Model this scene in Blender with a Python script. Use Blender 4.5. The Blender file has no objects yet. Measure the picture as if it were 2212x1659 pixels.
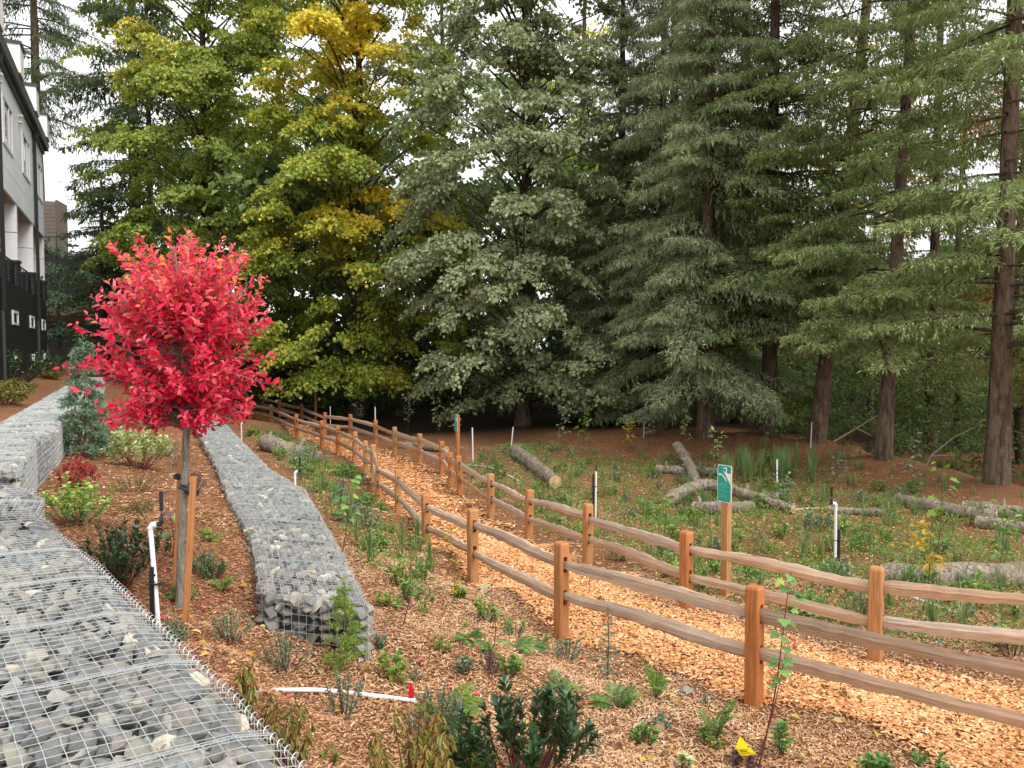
import bpy, bmesh, math, random
import numpy as np
from mathutils import Vector, Matrix
rad = math.radians
scene = bpy.context.scene
# ------------------------------------------------------------------ camera, sky, sun, exposure
CAMZ = 3.1
PITCH = rad(2.67)
FX, CX, CY = 1662.0, 1106.0, 829.5
cam_d = bpy.data.cameras.new('camera'); cam = bpy.data.objects.new('camera', cam_d)
scene.collection.objects.link(cam); scene.camera = cam
cam.location = (0, 0, CAMZ); cam.rotation_euler = (rad(90) - PITCH, 0, 0)
cam_d.sensor_width = 36; cam_d.lens = 36 * FX / 2212; cam_d.clip_end = 2000; cam_d.clip_start = 0.05
world = bpy.data.worlds.new('World'); scene.world = world; world.use_nodes = True
wn = world.node_tree.nodes; wl = world.node_tree.links
bg = wn['Background']
sky = wn.new('ShaderNodeTexSky'); sky.sky_type = 'NISHITA'; sky.sun_disc = False
SUN_EL, SUN_AZ = 50, 130
sky.sun_elevation = rad(SUN_EL); sky.sun_rotation = rad(SUN_AZ)
sky.air_density = 1.0; sky.dust_density = 6.0; sky.ozone_density = 1.0
hsv = wn.new('ShaderNodeHueSaturation'); hsv.inputs['Saturation'].default_value = 0.22
cm = wn.new('ShaderNodeMix'); cm.data_type = 'RGBA'; cm.inputs[0].default_value = .75      # overcast: an even cloud sheet over the clear sky
cm.inputs[7].default_value = (7.6, 7.6, 7.7, 1)
wl.new(sky.outputs[0], hsv.inputs['Color']); wl.new(hsv.outputs[0], cm.inputs[6]); wl.new(cm.outputs[2], bg.inputs[0])
bg.inputs[1].default_value = 0.15
sd = bpy.data.lights.new('sun', 'SUN'); sun = bpy.data.objects.new('sun', sd); scene.collection.objects.link(sun)
sd.energy = 1.5; sd.angle = rad(32); sd.color = (1, .96, .9)
def sun_dir(el, az):   # towards the sun (nishita: rotation measured clockwise from +Y)
    return Vector((math.sin(rad(az)) * math.cos(rad(el)), math.cos(rad(az)) * math.cos(rad(el)), math.sin(rad(el))))
sun.rotation_euler = (-sun_dir(SUN_EL, SUN_AZ)).to_track_quat('-Z', 'Y').to_euler()
vs = scene.view_settings
vs.view_transform = 'Standard'; vs.look = 'None'; vs.gamma = 1; vs.use_curve_mapping = False
vs.exposure = 0.62
try:
    cy = scene.cycles
    cy.max_bounces = 6; cy.diffuse_bounces = 3; cy.glossy_bounces = 2; cy.transmission_bounces = 4
    cy.transparent_max_bounces = 6; cy.use_denoising = True; cy.sample_clamp_indirect = 4
except Exception:
    pass
# ------------------------------------------------------------------ helpers
COL = scene.collection
RNG = np.random.default_rng(7)
random.seed(7)
TOTAL = [0]
class Geo:
    """collects vertices and faces and builds ONE mesh"""
    def __init__(s): s.V = []; s.F = []; s.A = []; s.n = 0
    def add(s, V, F, v=0.5, m=0):
        V = np.asarray(V, dtype=np.float64).reshape(-1, 3)
        F = np.asarray(F, dtype=np.int64)
        if len(V) == 0: return s
        s.V.append(V); s.F.append((F + s.n, m)); s.n += len(V)
        s.A.append(np.full(len(V), v) if np.isscalar(v) else np.asarray(v, dtype=float))
        return s
    def addVF(s, VF, v=0.5, m=0): return s.add(VF[0], VF[1], v, m)
    def addg(s, g, M=None, dv=0.0):
        """another Geo, transformed by a 4x4 numpy matrix"""
        off = s.n
        for V, A in zip(g.V, g.A):
            s.V.append(V if M is None else V @ M[:3, :3].T + M[:3, 3]); s.A.append(np.clip(A + dv, 0, 1))
        for F, m in g.F: s.F.append((F + off, m))
        s.n += g.n; return s
    def mesh(s, name, mats, smooth=False):
        me = bpy.data.meshes.new(name)
        V = np.concatenate(s.V) if s.V else np.zeros((0, 3))
        me.vertices.add(len(V)); me.vertices.foreach_set('co', V.astype(np.float32).ravel())
        tot = sum(F.size for F, m in s.F); npoly = sum(len(F) for F, m in s.F)
        me.loops.add(tot); me.polygons.add(npoly)
        me.loops.foreach_set('vertex_index', np.concatenate([F.ravel() for F, m in s.F]).astype(np.int32))
        sizes = np.concatenate([np.full(len(F), F.shape[1]) for F, m in s.F])
        st = np.concatenate([[0], np.cumsum(sizes)[:-1]]).astype(np.int32)
        me.polygons.foreach_set('loop_start', st)
        mi = np.concatenate([np.full(len(F), m) for F, m in s.F]).astype(np.int32)
        if mi.max() > 0: me.polygons.foreach_set('material_index', mi)
        me.polygons.foreach_set('use_smooth', np.full(npoly, smooth))
        at_ = me.attributes.new('v', 'FLOAT', 'POINT')
        at_.data.foreach_set('value', np.concatenate(s.A).astype(np.float32))
        me.update(calc_edges=True)
        if not isinstance(mats, (list, tuple)): mats = [mats]
        for m in mats: me.materials.append(m)
        TOTAL[0] += int((sizes - 2).sum())
        return me
    def obj(s, name, mats, parent=None, smooth=False, **kw):
        return link(name, s.mesh(name, mats, smooth), parent, **kw)
def link(name, data, parent=None, loc=None, rot=None, scale=None, label=None, cat=None, group=None, kind=None):
    o = bpy.data.objects.new(name, data); COL.objects.link(o)
    if parent is not None: o.parent = parent
    if loc is not None: o.location = loc
    if rot is not None: o.rotation_euler = rot
    if scale is not None: o.scale = scale if hasattr(scale, '__len__') else (scale,) * 3
    if label: o['label'] = label
    if cat: o['category'] = cat
    if group: o['group'] = group
    if kind: o['kind'] = kind
    return o
def thing(name, label, cat, loc=(0, 0, 0), rot=None, scale=None, group=None):
    return link(name, None, None, loc, rot, scale, label, cat, group)
def box(x0, x1, y0, y1, z0, z1):
    V = [(x0, y0, z0), (x1, y0, z0), (x1, y1, z0), (x0, y1, z0), (x0, y0, z1), (x1, y0, z1), (x1, y1, z1), (x0, y1, z1)]
    F = [(0, 3, 2, 1), (4, 5, 6, 7), (0, 1, 5, 4), (1, 2, 6, 5), (2, 3, 7, 6), (3, 0, 4, 7)]
    return np.array(V, float), np.array(F)
def nrm(a): return a / (np.linalg.norm(a, axis=-1, keepdims=True) + 1e-9)
def tube(path, r, n=6, cap=True, up=(0, 0, 1), jit=0.0, rng=None):
    P = np.asarray(path, float); k = len(P)
    R = np.full(k, r) if np.isscalar(r) else np.asarray(r, float)
    T = nrm(np.gradient(P, axis=0)); up = np.asarray(up, float)
    if abs(T[:, 2]).mean() > .8 and up[2] == 1: up = np.array([1., 0, 0])
    S = nrm(np.cross(T, up)); U = nrm(np.cross(S, T))
    a = np.arange(n) / n * 2 * np.pi
    rr = np.ones((k, n))
    if jit and rng is not None: rr += rng.normal(0, jit, (k, n))
    V = P[:, None] + (R[:, None] * rr)[..., None] * (np.cos(a)[None, :, None] * S[:, None] + np.sin(a)[None, :, None] * U[:, None])
    i = np.arange(k - 1)[:, None] * n; j = np.arange(n)[None]; j2 = (j + 1) % n
    F = np.stack([i + j, i + n + j, i + n + j2, i + j2], -1).reshape(-1, 4)[:, ::-1]
    V = V.reshape(-1, 3)
    if cap:
        V = np.vstack([V, P[0], P[-1]]); b = k * n
        j = np.arange(n); j2 = (j + 1) % n
        F = np.vstack([F, np.stack([np.full(n, b), j2, j, j], -1), np.stack([np.full(n, b + 1), (k - 1) * n + j, (k - 1) * n + j2, (k - 1) * n + j2], -1)])
        # the caps are triangles: drop the doubled corner by splitting
        tri = np.vstack([F[-2 * n:-n][:, :3], F[-n:][:, :3]]); return V, F[:-2 * n], tri
    return V, F, None
def gt(g, path, r, n=6, v=.5, m=0, cap=True, capm=None, **k):
    V, F, tri = tube(path, r, n, cap, **k)
    off = g.n; g.add(V, F, v, m)
    if tri is not None: g.F.append((tri + off, m if capm is None else capm))
    return g
def leaves(P, A, N, L, W, six=False, fold=.25, curl=.15):
    P = np.asarray(P, float); n = len(P)
    A = nrm(A); N = nrm(N - (N * A).sum(1, keepdims=True) * A); S = np.cross(A, N)
    L = np.broadcast_to(L, n)[:, None]; W = np.broadcast_to(W, n)[:, None]
    if not six:
        V = np.stack([P, P + A * L * .5 + S * W * .5 + N * W * fold, P + A * L - N * L * curl, P + A * L * .5 - S * W * .5 + N * W * fold], 1)
        return V.reshape(-1, 3), np.arange(4 * n).reshape(-1, 4)
    V = np.stack([P, P + A * L * .3 + S * W * .42 + N * W * fold, P + A * L * .7 + S * W * .4 + N * (W * fold - L * curl * .4),
                  P + A * L - N * L * curl, P + A * L * .7 - S * W * .4 + N * (W * fold - L * curl * .4), P + A * L * .3 - S * W * .42 + N * W * fold], 1)
    b = np.arange(n)[:, None] * 6
    F = np.vstack([b + np.array([[0, 1, 2, 3]]), b + np.array([[0, 3, 4, 5]])])
    return V.reshape(-1, 3), F
def rv(rng, n): return nrm(rng.normal(size=(n, 3)))
def resample(P, step):
    P = np.asarray(P, float); d = np.concatenate([[0], np.cumsum(np.linalg.norm(np.diff(P, axis=0), axis=1))])
    n = max(2, int(d[-1] / step) + 1); s = np.linspace(0, d[-1], n)
    return np.stack([np.interp(s, d, P[:, i]) for i in range(P.shape[1])], 1)
def smooth_poly(P, it=2):
    P = np.asarray(P, float)
    for _ in range(it):
        Q = [P[0]]
        for a, b in zip(P[:-1], P[1:]): Q += [a * .75 + b * .25, a * .25 + b * .75]
        Q.append(P[-1]); P = np.array(Q)
    return P
def vnoise(x, y, s=1.0, seed=0):
    """smooth value noise in -1..1"""
    x = np.asarray(x, float) / s; y = np.asarray(y, float) / s
    xi = np.floor(x).astype(int); yi = np.floor(y).astype(int); fx = x - xi; fy = y - yi
    def h(a, b):
        q = (a * 374761393 + b * 668265263 + seed * 974711) & 0xffffffff
        q = ((q ^ (q >> 13)) * 1274126177) & 0xffffffff
        return ((q ^ (q >> 16)) & 0xffff) / 32767.5 - 1
    fx = fx * fx * (3 - 2 * fx); fy = fy * fy * (3 - 2 * fy)
    return (h(xi, yi) * (1 - fx) + h(xi + 1, yi) * fx) * (1 - fy) + (h(xi, yi + 1) * (1 - fx) + h(xi + 1, yi + 1) * fx) * fy
# ------------------------------------------------------------------ rays of the measured photograph
cp, sp = math.cos(PITCH), math.sin(PITCH)
def ray(u, v):
    a = (u - CX) / FX; b = (CY - v) / FX
    return np.array([a, cp + b * sp, -sp + b * cp])
def pz(u, v, z): d = ray(u, v); t = (z - CAMZ) / d[2]; return np.array([d[0] * t, d[1] * t, z])
def py(u, v, Y): d = ray(u, v); t = Y / d[1]; return np.array([d[0] * t, Y, CAMZ + d[2] * t])
def proj(P):
    P = np.asarray(P, float); q = P - np.array([0, 0, CAMZ]); f = q[..., 1] * cp - q[..., 2] * sp
    return CX + FX * q[..., 0] / f, CY - FX * (q[..., 1] * sp + q[..., 2] * cp) / f
def sst(a, b, x): t = np.clip((x - a) / (b - a), 0, 1); return t * t * (3 - 2 * t)
# ------------------------------------------------------------------ where the walls and fences stand
G2R = np.array([(-1.19, 6.26), (-1.94, 8.36), (-3.05, 11.3), (-4.33, 13.55), (-7.7, 20.8), (-12.5, 30.0)])
G2L = np.array([(-2.16, 6.55), (-2.95, 8.6), (-4.05, 10.9), (-5.3, 13.75), (-8.7, 21.0), (-13.5, 30.3)])
W1R = np.array([(0.10, 1.6), (-.85, 3.02), (-1.33, 3.62), (-2.06, 4.5), (-2.84, 5.45), (-3.8, 6.56), (-4.2, 6.98)])
W1B = np.array([(-4.2, 6.98), (-4.55, 7.25), (-4.75, 7.7), (-5.15, 8.0)])
W3R = np.array([(-5.35, 8.25), (-5.65, 8.8), (-6.7, 10.8), (-7.4, 12.4), (-9.8, 17.3), (-14.2, 26.2), (-18, 34)])
F1PX = [(540.5, 908), (587, 922), (641, 950), (696, 968), (730, 984), (766.5, 1004), (790, 1025), (806.5, 1040), (816.5, 1084), (860.5, 1124), (922.5, 1196), (1022, 1268), (1212, 1382), (1628, 1527)]
F2PX = [(568.5, 891), (604.5, 902), (652, 918), (702, 940), (757, 945), (811, 964), (852.5, 984), (906.5, 1002), (954.5, 1024), (974.5, 1052), (993.5, 1073), (1060.5, 1118), (1141, 1166), (1269, 1220), (1482, 1318), (1890, 1430)]
def pathz(Y): return -0.33 * sst(8.5, 14.5, Y)
def ppath(u, v):
    z = 0.0
    for _ in range(8): p = pz(u, v, z); z = float(pathz(p[1]))
    return p
F1W = [ppath(*p) for p in F1PX] + [np.array([3.85, 5.24, 0]), np.array([5.5, 3.9, 0])]
F2W = [ppath(*p) for p in F2PX] + [np.array([5.6, 6.75, 0]), np.array([7.5, 5.8, 0])]
F1W.insert(0, np.array([-14.6, 42.0, -.33])); F2W.insert(0, np.array([-14.2, 45.5, -.33]))
CREST = [pz(u, v, z) for u, v, z in [(1240, 930, .1), (1400, 925, .25), (1500, 932, .3), (1640, 940, .3), (1765, 950, .3), (1850, 965, .25), (1905, 988, .2), (1960, 1000, .12), (2050, 1020, .05), (2150, 1042, .0), (2212, 1062, -.05), (2420, 1120, -.1)]]
CP = []
for p in F1W[1:] + F2W[1:]: CP.append((p[0], p[1], float(pathz(p[1]))))
for a, z in zip(resample(G2R, 1.6), np.interp(np.arange(20), [0, 2, 5, 20], [.47, .50, .42, .1])): CP.append((a[0] + .35, a[1] + .1, z))
for a, z in zip(resample(G2L, 1.6), np.interp(np.arange(20), [0, 1, 3, 20], [.66, .82, .88, .8])): CP.append((a[0] - .25, a[1] - .1, z))
for a in resample(W1R, .8): CP.append((a[0] + .3, a[1] + .25, 1.05 if a[1] > 3.9 else .75))
for a in resample(W3R, 1.6): CP.append((a[0] + .35, a[1] + .2, 1.12)); CP.append((a[0] - 1.5, a[1] - .6, 1.66))
CP += [(-1.75, 6.1, .56), (-1.25, 5.8, .50), (-1.3, 5.4, .48), (-.9, 4.7, .46), (-.3, 3.8, .6), (.2, 3.0, .6), (.3, 4.6, .36), (.5, 5.6, .24), (-.6, 6.1, .4), (1.3, 4.2, .2), (1.6, 5.6, .06), (2.8, 4.5, 0), (1.0, 7.2, .06), (3, 3, 0),
       (-.4, 8.0, .3), (-1.2, 10, .3), (-2.5, 6.0, .85), (-3.2, 8, 1.0), (-5, 11, 1.05), (-4, 9.5, 1.0), (-7, 15, 1.05), (-11, 22, 1.05),
       (-9, 12, 1.8), (-13, 19, 1.9), (-18, 28, 2.0), (-23, 36, 2.2), (-28, 46, 2.3), (-16, 40, 1.6), (-14, 14, 1.9), (-10, 6, 1.6), (-4, 4, 1.1), (-3, 2.5, 1.0),
       (-8, 50, -.1), (0, 45, .2), (8, 40, -.6), (-10, 38, -.3), (-4, 32, -.33), (0, 27, -.33), (3, 22, -.33), (5, 18, -.33), (7, 14, -.3), (4, 12, -.3), (8, 10, -.2), (8, 6, -.1), (10, 13, -.25), (6, 17, -.33), (3, 16, -.33), (12, 10, -.2),
       (11, 14.6, -.28), (7.5, 17, -.28), (7, 20, -.15), (16, 20, -1.4), (14, 26, -1.6), (18, 34, -1.6), (25, 18, -1.8), (13, 22, -1.2), (11.5, 24, -.8), (20, 50, -1.5), (0, 60, 0), (-30, 70, 2), (30, 70, -1.5), (60, 40, -2), (-60, 40, 3), (60, 5, -1), (-60, 5, 3)]
for i_, p in enumerate(CREST):
    CP.append((p[0], p[1], p[2] + (.1 if i_ > 2 else 0)))
    if i_ >= 2:
        q_ = p[:2] * (1 + 2.0 / np.hypot(*p[:2])); CP.append((q_[0], q_[1], p[2] - .9 if i_ > 4 else p[2] - .35))
CP = np.array(CP)
def g(x, y):
    x = np.asarray(x, float); y = np.asarray(y, float); sh = x.shape
    X = x.ravel(); Y = y.ravel(); out = np.empty(len(X))
    for i in range(0, len(X), 20000):
        a = X[i:i + 20000, None]; b = Y[i:i + 20000, None]
        d2 = (a - CP[:, 0]) ** 2 + (b - CP[:, 1]) ** 2 + .12
        w = d2 ** -1.7
        out[i:i + 20000] = (w * CP[:, 2]).sum(1) / w.sum(1)
    out += .018 * vnoise(X, Y, .55, 3) + .03 * vnoise(X, Y, 1.7, 5) * sst(9, 14, Y)
    return out.reshape(sh)
def g1(x, y): return float(g(np.array([x]), np.array([y]))[0])
def at(u, v):
    """the point of the ground seen there"""
    d = ray(u, v); t = np.concatenate([np.linspace(1.5, 12, 240), np.linspace(12.05, 60, 480)])
    P = np.array([0, 0, CAMZ]) + t[:, None] * d
    below = P[:, 2] - g(P[:, 0], P[:, 1])
    i = np.argmax(below < 0) if (below < 0).any() else len(t) - 1
    a, b = t[max(i - 1, 0)], t[i]; fa = below[max(i - 1, 0)]; fb = below[i]
    q = a + (b - a) * (fa / (fa - fb + 1e-9)) if fb < 0 else b
    p = np.array([0, 0, CAMZ]) + q * d
    return np.array([p[0], p[1], g1(p[0], p[1])])
# ------------------------------------------------------------------ materials
def mat(name):
    m = bpy.data.materials.new(name); m.use_nodes = True
    nt = m.node_tree; return m, nt.nodes, nt.links, nt.nodes['Principled BSDF']
def ramp(n, l, src, stops, interp='LINEAR'):
    r = n.new('ShaderNodeValToRGB'); cr = r.color_ramp; cr.interpolation = interp
    while len(cr.elements) < len(stops): cr.elements.new(.5)
    for e, (p, c) in zip(cr.elements, stops): e.position = p; e.color = (*c, 1)
    l.new(src, r.inputs[0]); return r.outputs[0]
def noise(n, l, scale, detail=3, rough=.6, vec=None, sc=None, dist=0.0):
    t = n.new('ShaderNodeTexNoise'); t.inputs['Scale'].default_value = scale; t.inputs['Detail'].default_value = detail
    t.inputs['Roughness'].default_value = rough; t.inputs['Distortion'].default_value = dist
    if vec is not None:
        if sc:
            mp = n.new('ShaderNodeMapping'); mp.inputs['Scale'].default_value = sc; l.new(vec, mp.inputs[0]); vec = mp.outputs[0]
        l.new(vec, t.inputs['Vector'])
    return t.outputs['Fac']
def mixc(n, l, f, a, b, mode='MIX'):
    m = n.new('ShaderNodeMix'); m.data_type = 'RGBA'; m.blend_type = mode
    for s, x in ((0, f), (6, a), (7, b)):
        if hasattr(x, 'is_linked') or hasattr(x, 'links'): l.new(x, m.inputs[s])
        elif s == 0: m.inputs[0].default_value = x
        else: m.inputs[s].default_value = (*x, 1)
    return m.outputs[2]
def bump(n, l, h, b, strength=.5, dist=.01):
    bp = n.new('ShaderNodeBump'); bp.inputs['Strength'].default_value = strength; bp.inputs['Distance'].default_value = dist
    l.new(h, bp.inputs['Height']); l.new(bp.outputs[0], b.inputs['Normal'])
def vattr(n): a = n.new('ShaderNodeAttribute'); a.attribute_name = 'v'; return a.outputs['Fac']
def tc(n, o='Object'): return n.new('ShaderNodeTexCoord').outputs[o]
def plain(name, c, rough=.6, metal=0, spec=.4, var=.0, scale=8):
    m, n, l, b = mat(name); b.inputs['Base Color'].default_value = (*c, 1)
    b.inputs['Roughness'].default_value = rough; b.inputs['Metallic'].default_value = metal; b.inputs['Specular IOR Level'].default_value = spec
    if var:
        f = noise(n, l, scale, 4, .6, tc(n)); hi = tuple(min(1, x * (1 + var)) for x in c); lo = tuple(x * (1 - var) for x in c)
        l.new(ramp(n, l, f, [(.3, lo), (.7, hi)]), b.inputs['Base Color'])
    return m
LIFT = {'green_yellow_leaf': 1.65, 'turning_maple_leaf': 1.5, 'grey_green_leaf': 1.65, 'fir_needles': 1.8, 'spruce_needles': 1.75, 'dark_conifer_needles': 1.7, 'woodland_leaf': 2.3, 'rush_blades': 1.9, 'ground_cover_leaf': 1.9, 'mid_green_leaf': 1.6, 'blue_green_leaf': 1.35, 'olive_drooping_leaf': 1.4, 'dark_glossy_leaf': 1.0, 'grey_green_small_leaf': 1.3, 'variegated_leaf': 1.2, 'russet_red_leaf': 1.3}
def leafmat(name, stops, trans=.3, rough=.55, spec=.35, objvar=.0, patch=None):
    stops = [(p, tuple(min(.9, x * LIFT.get(name, 1)) for x in c)) for p, c in stops]
    m, n, l, b = mat(name)
    f = vattr(n)
    if objvar:
        oi = n.new('ShaderNodeObjectInfo'); mm = n.new('ShaderNodeMath'); mm.operation = 'MULTIPLY_ADD'
        l.new(oi.outputs['Random'], mm.inputs[0]); mm.inputs[1].default_value = objvar
        l.new(f, mm.inputs[2]); f = mm.outputs[0]
    c = ramp(n, l, f, stops)
    l.new(c, b.inputs['Base Color']); b.inputs['Roughness'].default_value = rough; b.inputs['Specular IOR Level'].default_value = spec
    if trans:
        t = n.new('ShaderNodeBsdfTranslucent'); l.new(mixc(n, l, .35, c, (.35, .40, .05)) if trans < .5 else c, t.inputs[0])
        ms = n.new('ShaderNodeMixShader'); ms.inputs[0].default_value = trans if trans < .5 else trans - .3
        l.new(b.outputs[0], ms.inputs[1]); l.new(t.outputs[0], ms.inputs[2]); l.new(ms.outputs[0], n['Material Output'].inputs[0])
    return m
def ground_mat(name, cols, s=60, floor_shade=False):
    m, n, l, b = mat(name); o = tc(n)
    f1 = noise(n, l, s, 3, .7, o, (1, .45, 1), 1.0); f2 = noise(n, l, s * 1.3, 3, .7, o, (.4, 1, 1), 1.5)
    mx = n.new('ShaderNodeMath'); mx.operation = 'MAXIMUM'; l.new(f1, mx.inputs[0]); l.new(f2, mx.inputs[1])
    c = ramp(n, l, mx.outputs[0], [(.40, cols[0]), (.52, cols[1]), (.62, cols[2]), (.74, cols[3])])
    big = noise(n, l, .7, 4, .6, o); c = mixc(n, l, .35, c, ramp(n, l, big, [(.35, (.55, .5, .48)), (.65, (1, 1, 1))]), 'MULTIPLY')
    if floor_shade: c = mixc(n, l, vattr(n), c, ramp(n, l, mx.outputs[0], [(.5, (.018, .012, .008)), (.72, (.07, .035, .018))]))      # leaf mould, darkened so the shade under the trees is painted in
    l.new(c, b.inputs['Base Color']); b.inputs['Roughness'].default_value = .9; b.inputs['Specular IOR Level'].default_value = .15
    bump(n, l, mx.outputs[0], b, .9, .02); return m
M = {}
M['mulch'] = ground_mat('mulch_ground', [(.07, .031, .015), (.22, .098, .046), (.40, .20, .10), (.56, .35, .20)], floor_shade=True)
M['pathbed'] = ground_mat('path_chip_bed', [(.20, .07, .025), (.44, .17, .065), (.62, .29, .13), (.76, .44, .23)], 45)
def chipmat(name, stops):
    m, n, l, b = mat(name); l.new(ramp(n, l, vattr(n), stops), b.inputs['Base Color'])
    b.inputs['Roughness'].default_value = .8; b.inputs['Specular IOR Level'].default_value = .2; return m
M['pathchip'] = chipmat('path_wood_chips', [(0, (.42, .13, .045)), (.25, (.64, .29, .11)), (.55, (.78, .40, .175)), (.8, (.84, .52, .26)), (1, (.88, .70, .46))])
M['mulchchip'] = chipmat('bark_mulch_chips', [(0, (.08, .033, .017)), (.22, (.24, .10, .048)), (.45, (.44, .22, .11)), (.7, (.62, .38, .21)), (1, (.80, .62, .42))])
def rockmat():
    m, n, l, b = mat('gabion_rock'); o = tc(n)
    oi = n.new('ShaderNodeObjectInfo'); ad = n.new('ShaderNodeMath'); ad.operation = 'ADD'
    l.new(oi.outputs['Random'], ad.inputs[0]); l.new(vattr(n), ad.inputs[1])
    fr = n.new('ShaderNodeMath'); fr.operation = 'FRACT'; l.new(ad.outputs[0], fr.inputs[0])
    c = ramp(n, l, fr.outputs[0], [(0, (.13, .13, .13)), (.22, (.20, .20, .198)), (.45, (.145, .145, .142)), (.6, (.25, .24, .20)), (.74, (.20, .175, .165)), (.84, (.29, .28, .25)), (.91, (.16, .18, .18)), (1, (.60, .52, .40))])
    f = noise(n, l, 22, 6, .7, o)
    c = mixc(n, l, .8, c, ramp(n, l, f, [(.3, (.75, .75, .76)), (.5, (1.25, 1.24, 1.22)), (.68, (2.0, 1.97, 1.9))]), 'MULTIPLY')
    l.new(c, b.inputs['Base Color']); b.inputs['Roughness'].default_value = .75; bump(n, l, f, b, .6, .01); return m
M['rock'] = rockmat()
M['wire'] = plain('galvanised_wire', (.56, .60, .60), .45, .3, .5)
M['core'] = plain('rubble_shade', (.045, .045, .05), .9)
def woodmat(name, a, b_, c_, obj=.5, sc=(1.2, 22, 22)):
    m, n, l, b = mat(name); o = tc(n)
    f = noise(n, l, 2.6, 8, .72, o, sc, .8); f2 = noise(n, l, 2.0, 3, .5, o)
    oi = n.new('ShaderNodeObjectInfo')
    col = mixc(n, l, oi.outputs['Random'], a, b_)
    col = mixc(n, l, ramp(n, l, f2, [(.4, (0, 0, 0)), (.7, (.6, .6, .6))]), col, c_)
    col = mixc(n, l, .9, col, ramp(n, l, f, [(.34, (.28, .24, .22)), (.43, (.78, .74, .70)), (.56, (1.0, .98, .95)), (.7, (1.25, 1.22, 1.18))]), 'MULTIPLY')
    l.new(col, b.inputs['Base Color']); b.inputs['Roughness'].default_value = .72; b.inputs['Specular IOR Level'].default_value = .25
    bump(n, l, f, b, .5, .008); return m
M['post'] = woodmat('cedar_post', (.46, .165, .05), (.48, .27, .12), (.50, .20, .07), sc=(22, 22, 1.2))
M['rail'] = woodmat('split_cedar_rail', (.58, .42, .30), (.47, .39, .32), (.58, .34, .19), sc=(.6, 26, 26))
M['stake'] = woodmat('tree_stake_wood', (.42, .17, .06), (.46, .20, .08), (.48, .24, .1), sc=(22, 22, 1.2))
def barkmat(name, lo, hi, s=1.0, moss=None):
    m, n, l, b = mat(name); o = tc(n)
    f = noise(n, l, 9 * s, 6, .7, o, (1, 1, .22), .8)
    c = ramp(n, l, f, [(.35, lo), (.6, hi)])
    if moss: c = mixc(n, l, ramp(n, l, noise(n, l, 2.5, 4, .7, o), [(.52, (0, 0, 0)), (.68, (.8, .8, .8))]), c, moss)
    l.new(c, b.inputs['Base Color']); b.inputs['Roughness'].default_value = .9; b.inputs['Specular IOR Level'].default_value = .1
    bump(n, l, f, b, 1.0, .04); return m
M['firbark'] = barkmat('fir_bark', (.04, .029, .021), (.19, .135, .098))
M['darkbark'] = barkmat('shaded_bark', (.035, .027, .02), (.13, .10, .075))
M['log'] = barkmat('log_bark', (.07, .052, .04), (.42, .35, .28), 2.2, (.16, .17, .07))
M['cut'] = plain('cut_wood', (.50, .33, .19), .8, var=.25, scale=20)
M['twig'] = plain('twig', (.10, .06, .045), .8)
M['redtwig'] = plain('maroon_stem', (.13, .035, .03), .7)
M['youngbark'] = barkmat('smooth_grey_bark', (.17, .14, .11), (.34, .30, .25), 3)
M['pvc'] = plain('white_pvc', (.78, .78, .78), .35)
M['black'] = plain('black_plastic', (.018, .018, .02), .45)
M['red_leaf'] = leafmat('crimson_leaf', [(0, (.45, .008, .035)), (.35, (.80, .02, .085)), (.65, (.93, .10, .18)), (.86, (.93, .22, .22)), (1, (.90, .33, .10))], .62, .4, .5, objvar=.0)
M['linden'] = leafmat('green_yellow_leaf', [(0, (.07, .12, .022)), (.45, (.18, .235, .045)), (.75, (.32, .33, .055)), (1, (.55, .45, .06))], .3)
M['maple'] = leafmat('turning_maple_leaf', [(0, (.08, .14, .026)), (.25, (.19, .25, .04)), (.5, (.38, .37, .045)), (.8, (.64, .48, .05)), (1, (.70, .46, .04))], .32)
M['silver'] = leafmat('grey_green_leaf', [(0, (.08, .11, .05)), (.5, (.18, .215, .11)), (.85, (.29, .32, .18)), (1, (.40, .38, .16))], .25, .45, .5)
M['fir'] = leafmat('fir_needles', [(0, (.06, .085, .028)), (.4, (.135, .18, .07)), (.7, (.24, .265, .11)), (1, (.46, .38, .12))], .2, .6, .3)
M['spruce'] = leafmat('spruce_needles', [(0, (.075, .095, .042)), (.4, (.165, .205, .11)), (.75, (.27, .305, .175)), (1, (.42, .38, .19))], .2, .6, .3)
M['darkfir'] = leafmat('dark_conifer_needles', [(0, (.025, .045, .02)), (.6, (.065, .10, .042)), (1, (.15, .17, .06))], .12, .6, .3)
M['woods'] = leafmat('woodland_leaf', [(0, (.022, .042, .014)), (.6, (.06, .095, .025)), (.9, (.15, .17, .03)), (1, (.34, .26, .04))], .25)
M['russet'] = leafmat('russet_cedar_leaf', [(0, (.05, .06, .02)), (.5, (.16, .10, .03)), (1, (.34, .10, .035))], .3)
M['yellow'] = leafmat('yellow_leaf', [(0, (.42, .30, .03)), (1, (.72, .52, .06))], .35)
M['dark_leaf'] = leafmat('dark_glossy_leaf', [(0, (.016, .045, .018)), (.6, (.032, .085, .028)), (.9, (.07, .15, .04)), (1, (.20, .28, .06))], .12, .28, .6)
M['green'] = leafmat('mid_green_leaf', [(0, (.03, .09, .025)), (.5, (.075, .17, .045)), (.85, (.15, .27, .06)), (1, (.30, .36, .07))], .25, .4, .45, .25)
M['bright'] = leafmat('bright_green_leaf', [(0, (.08, .18, .03)), (.6, (.16, .30, .045)), (1, (.34, .42, .07))], .3, .45, .4, .2)
M['bluegreen'] = leafmat('blue_green_leaf', [(0, (.045, .09, .055)), (.6, (.10, .165, .10)), (1, (.20, .27, .17))], .15, .5, .4, .2)
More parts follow.
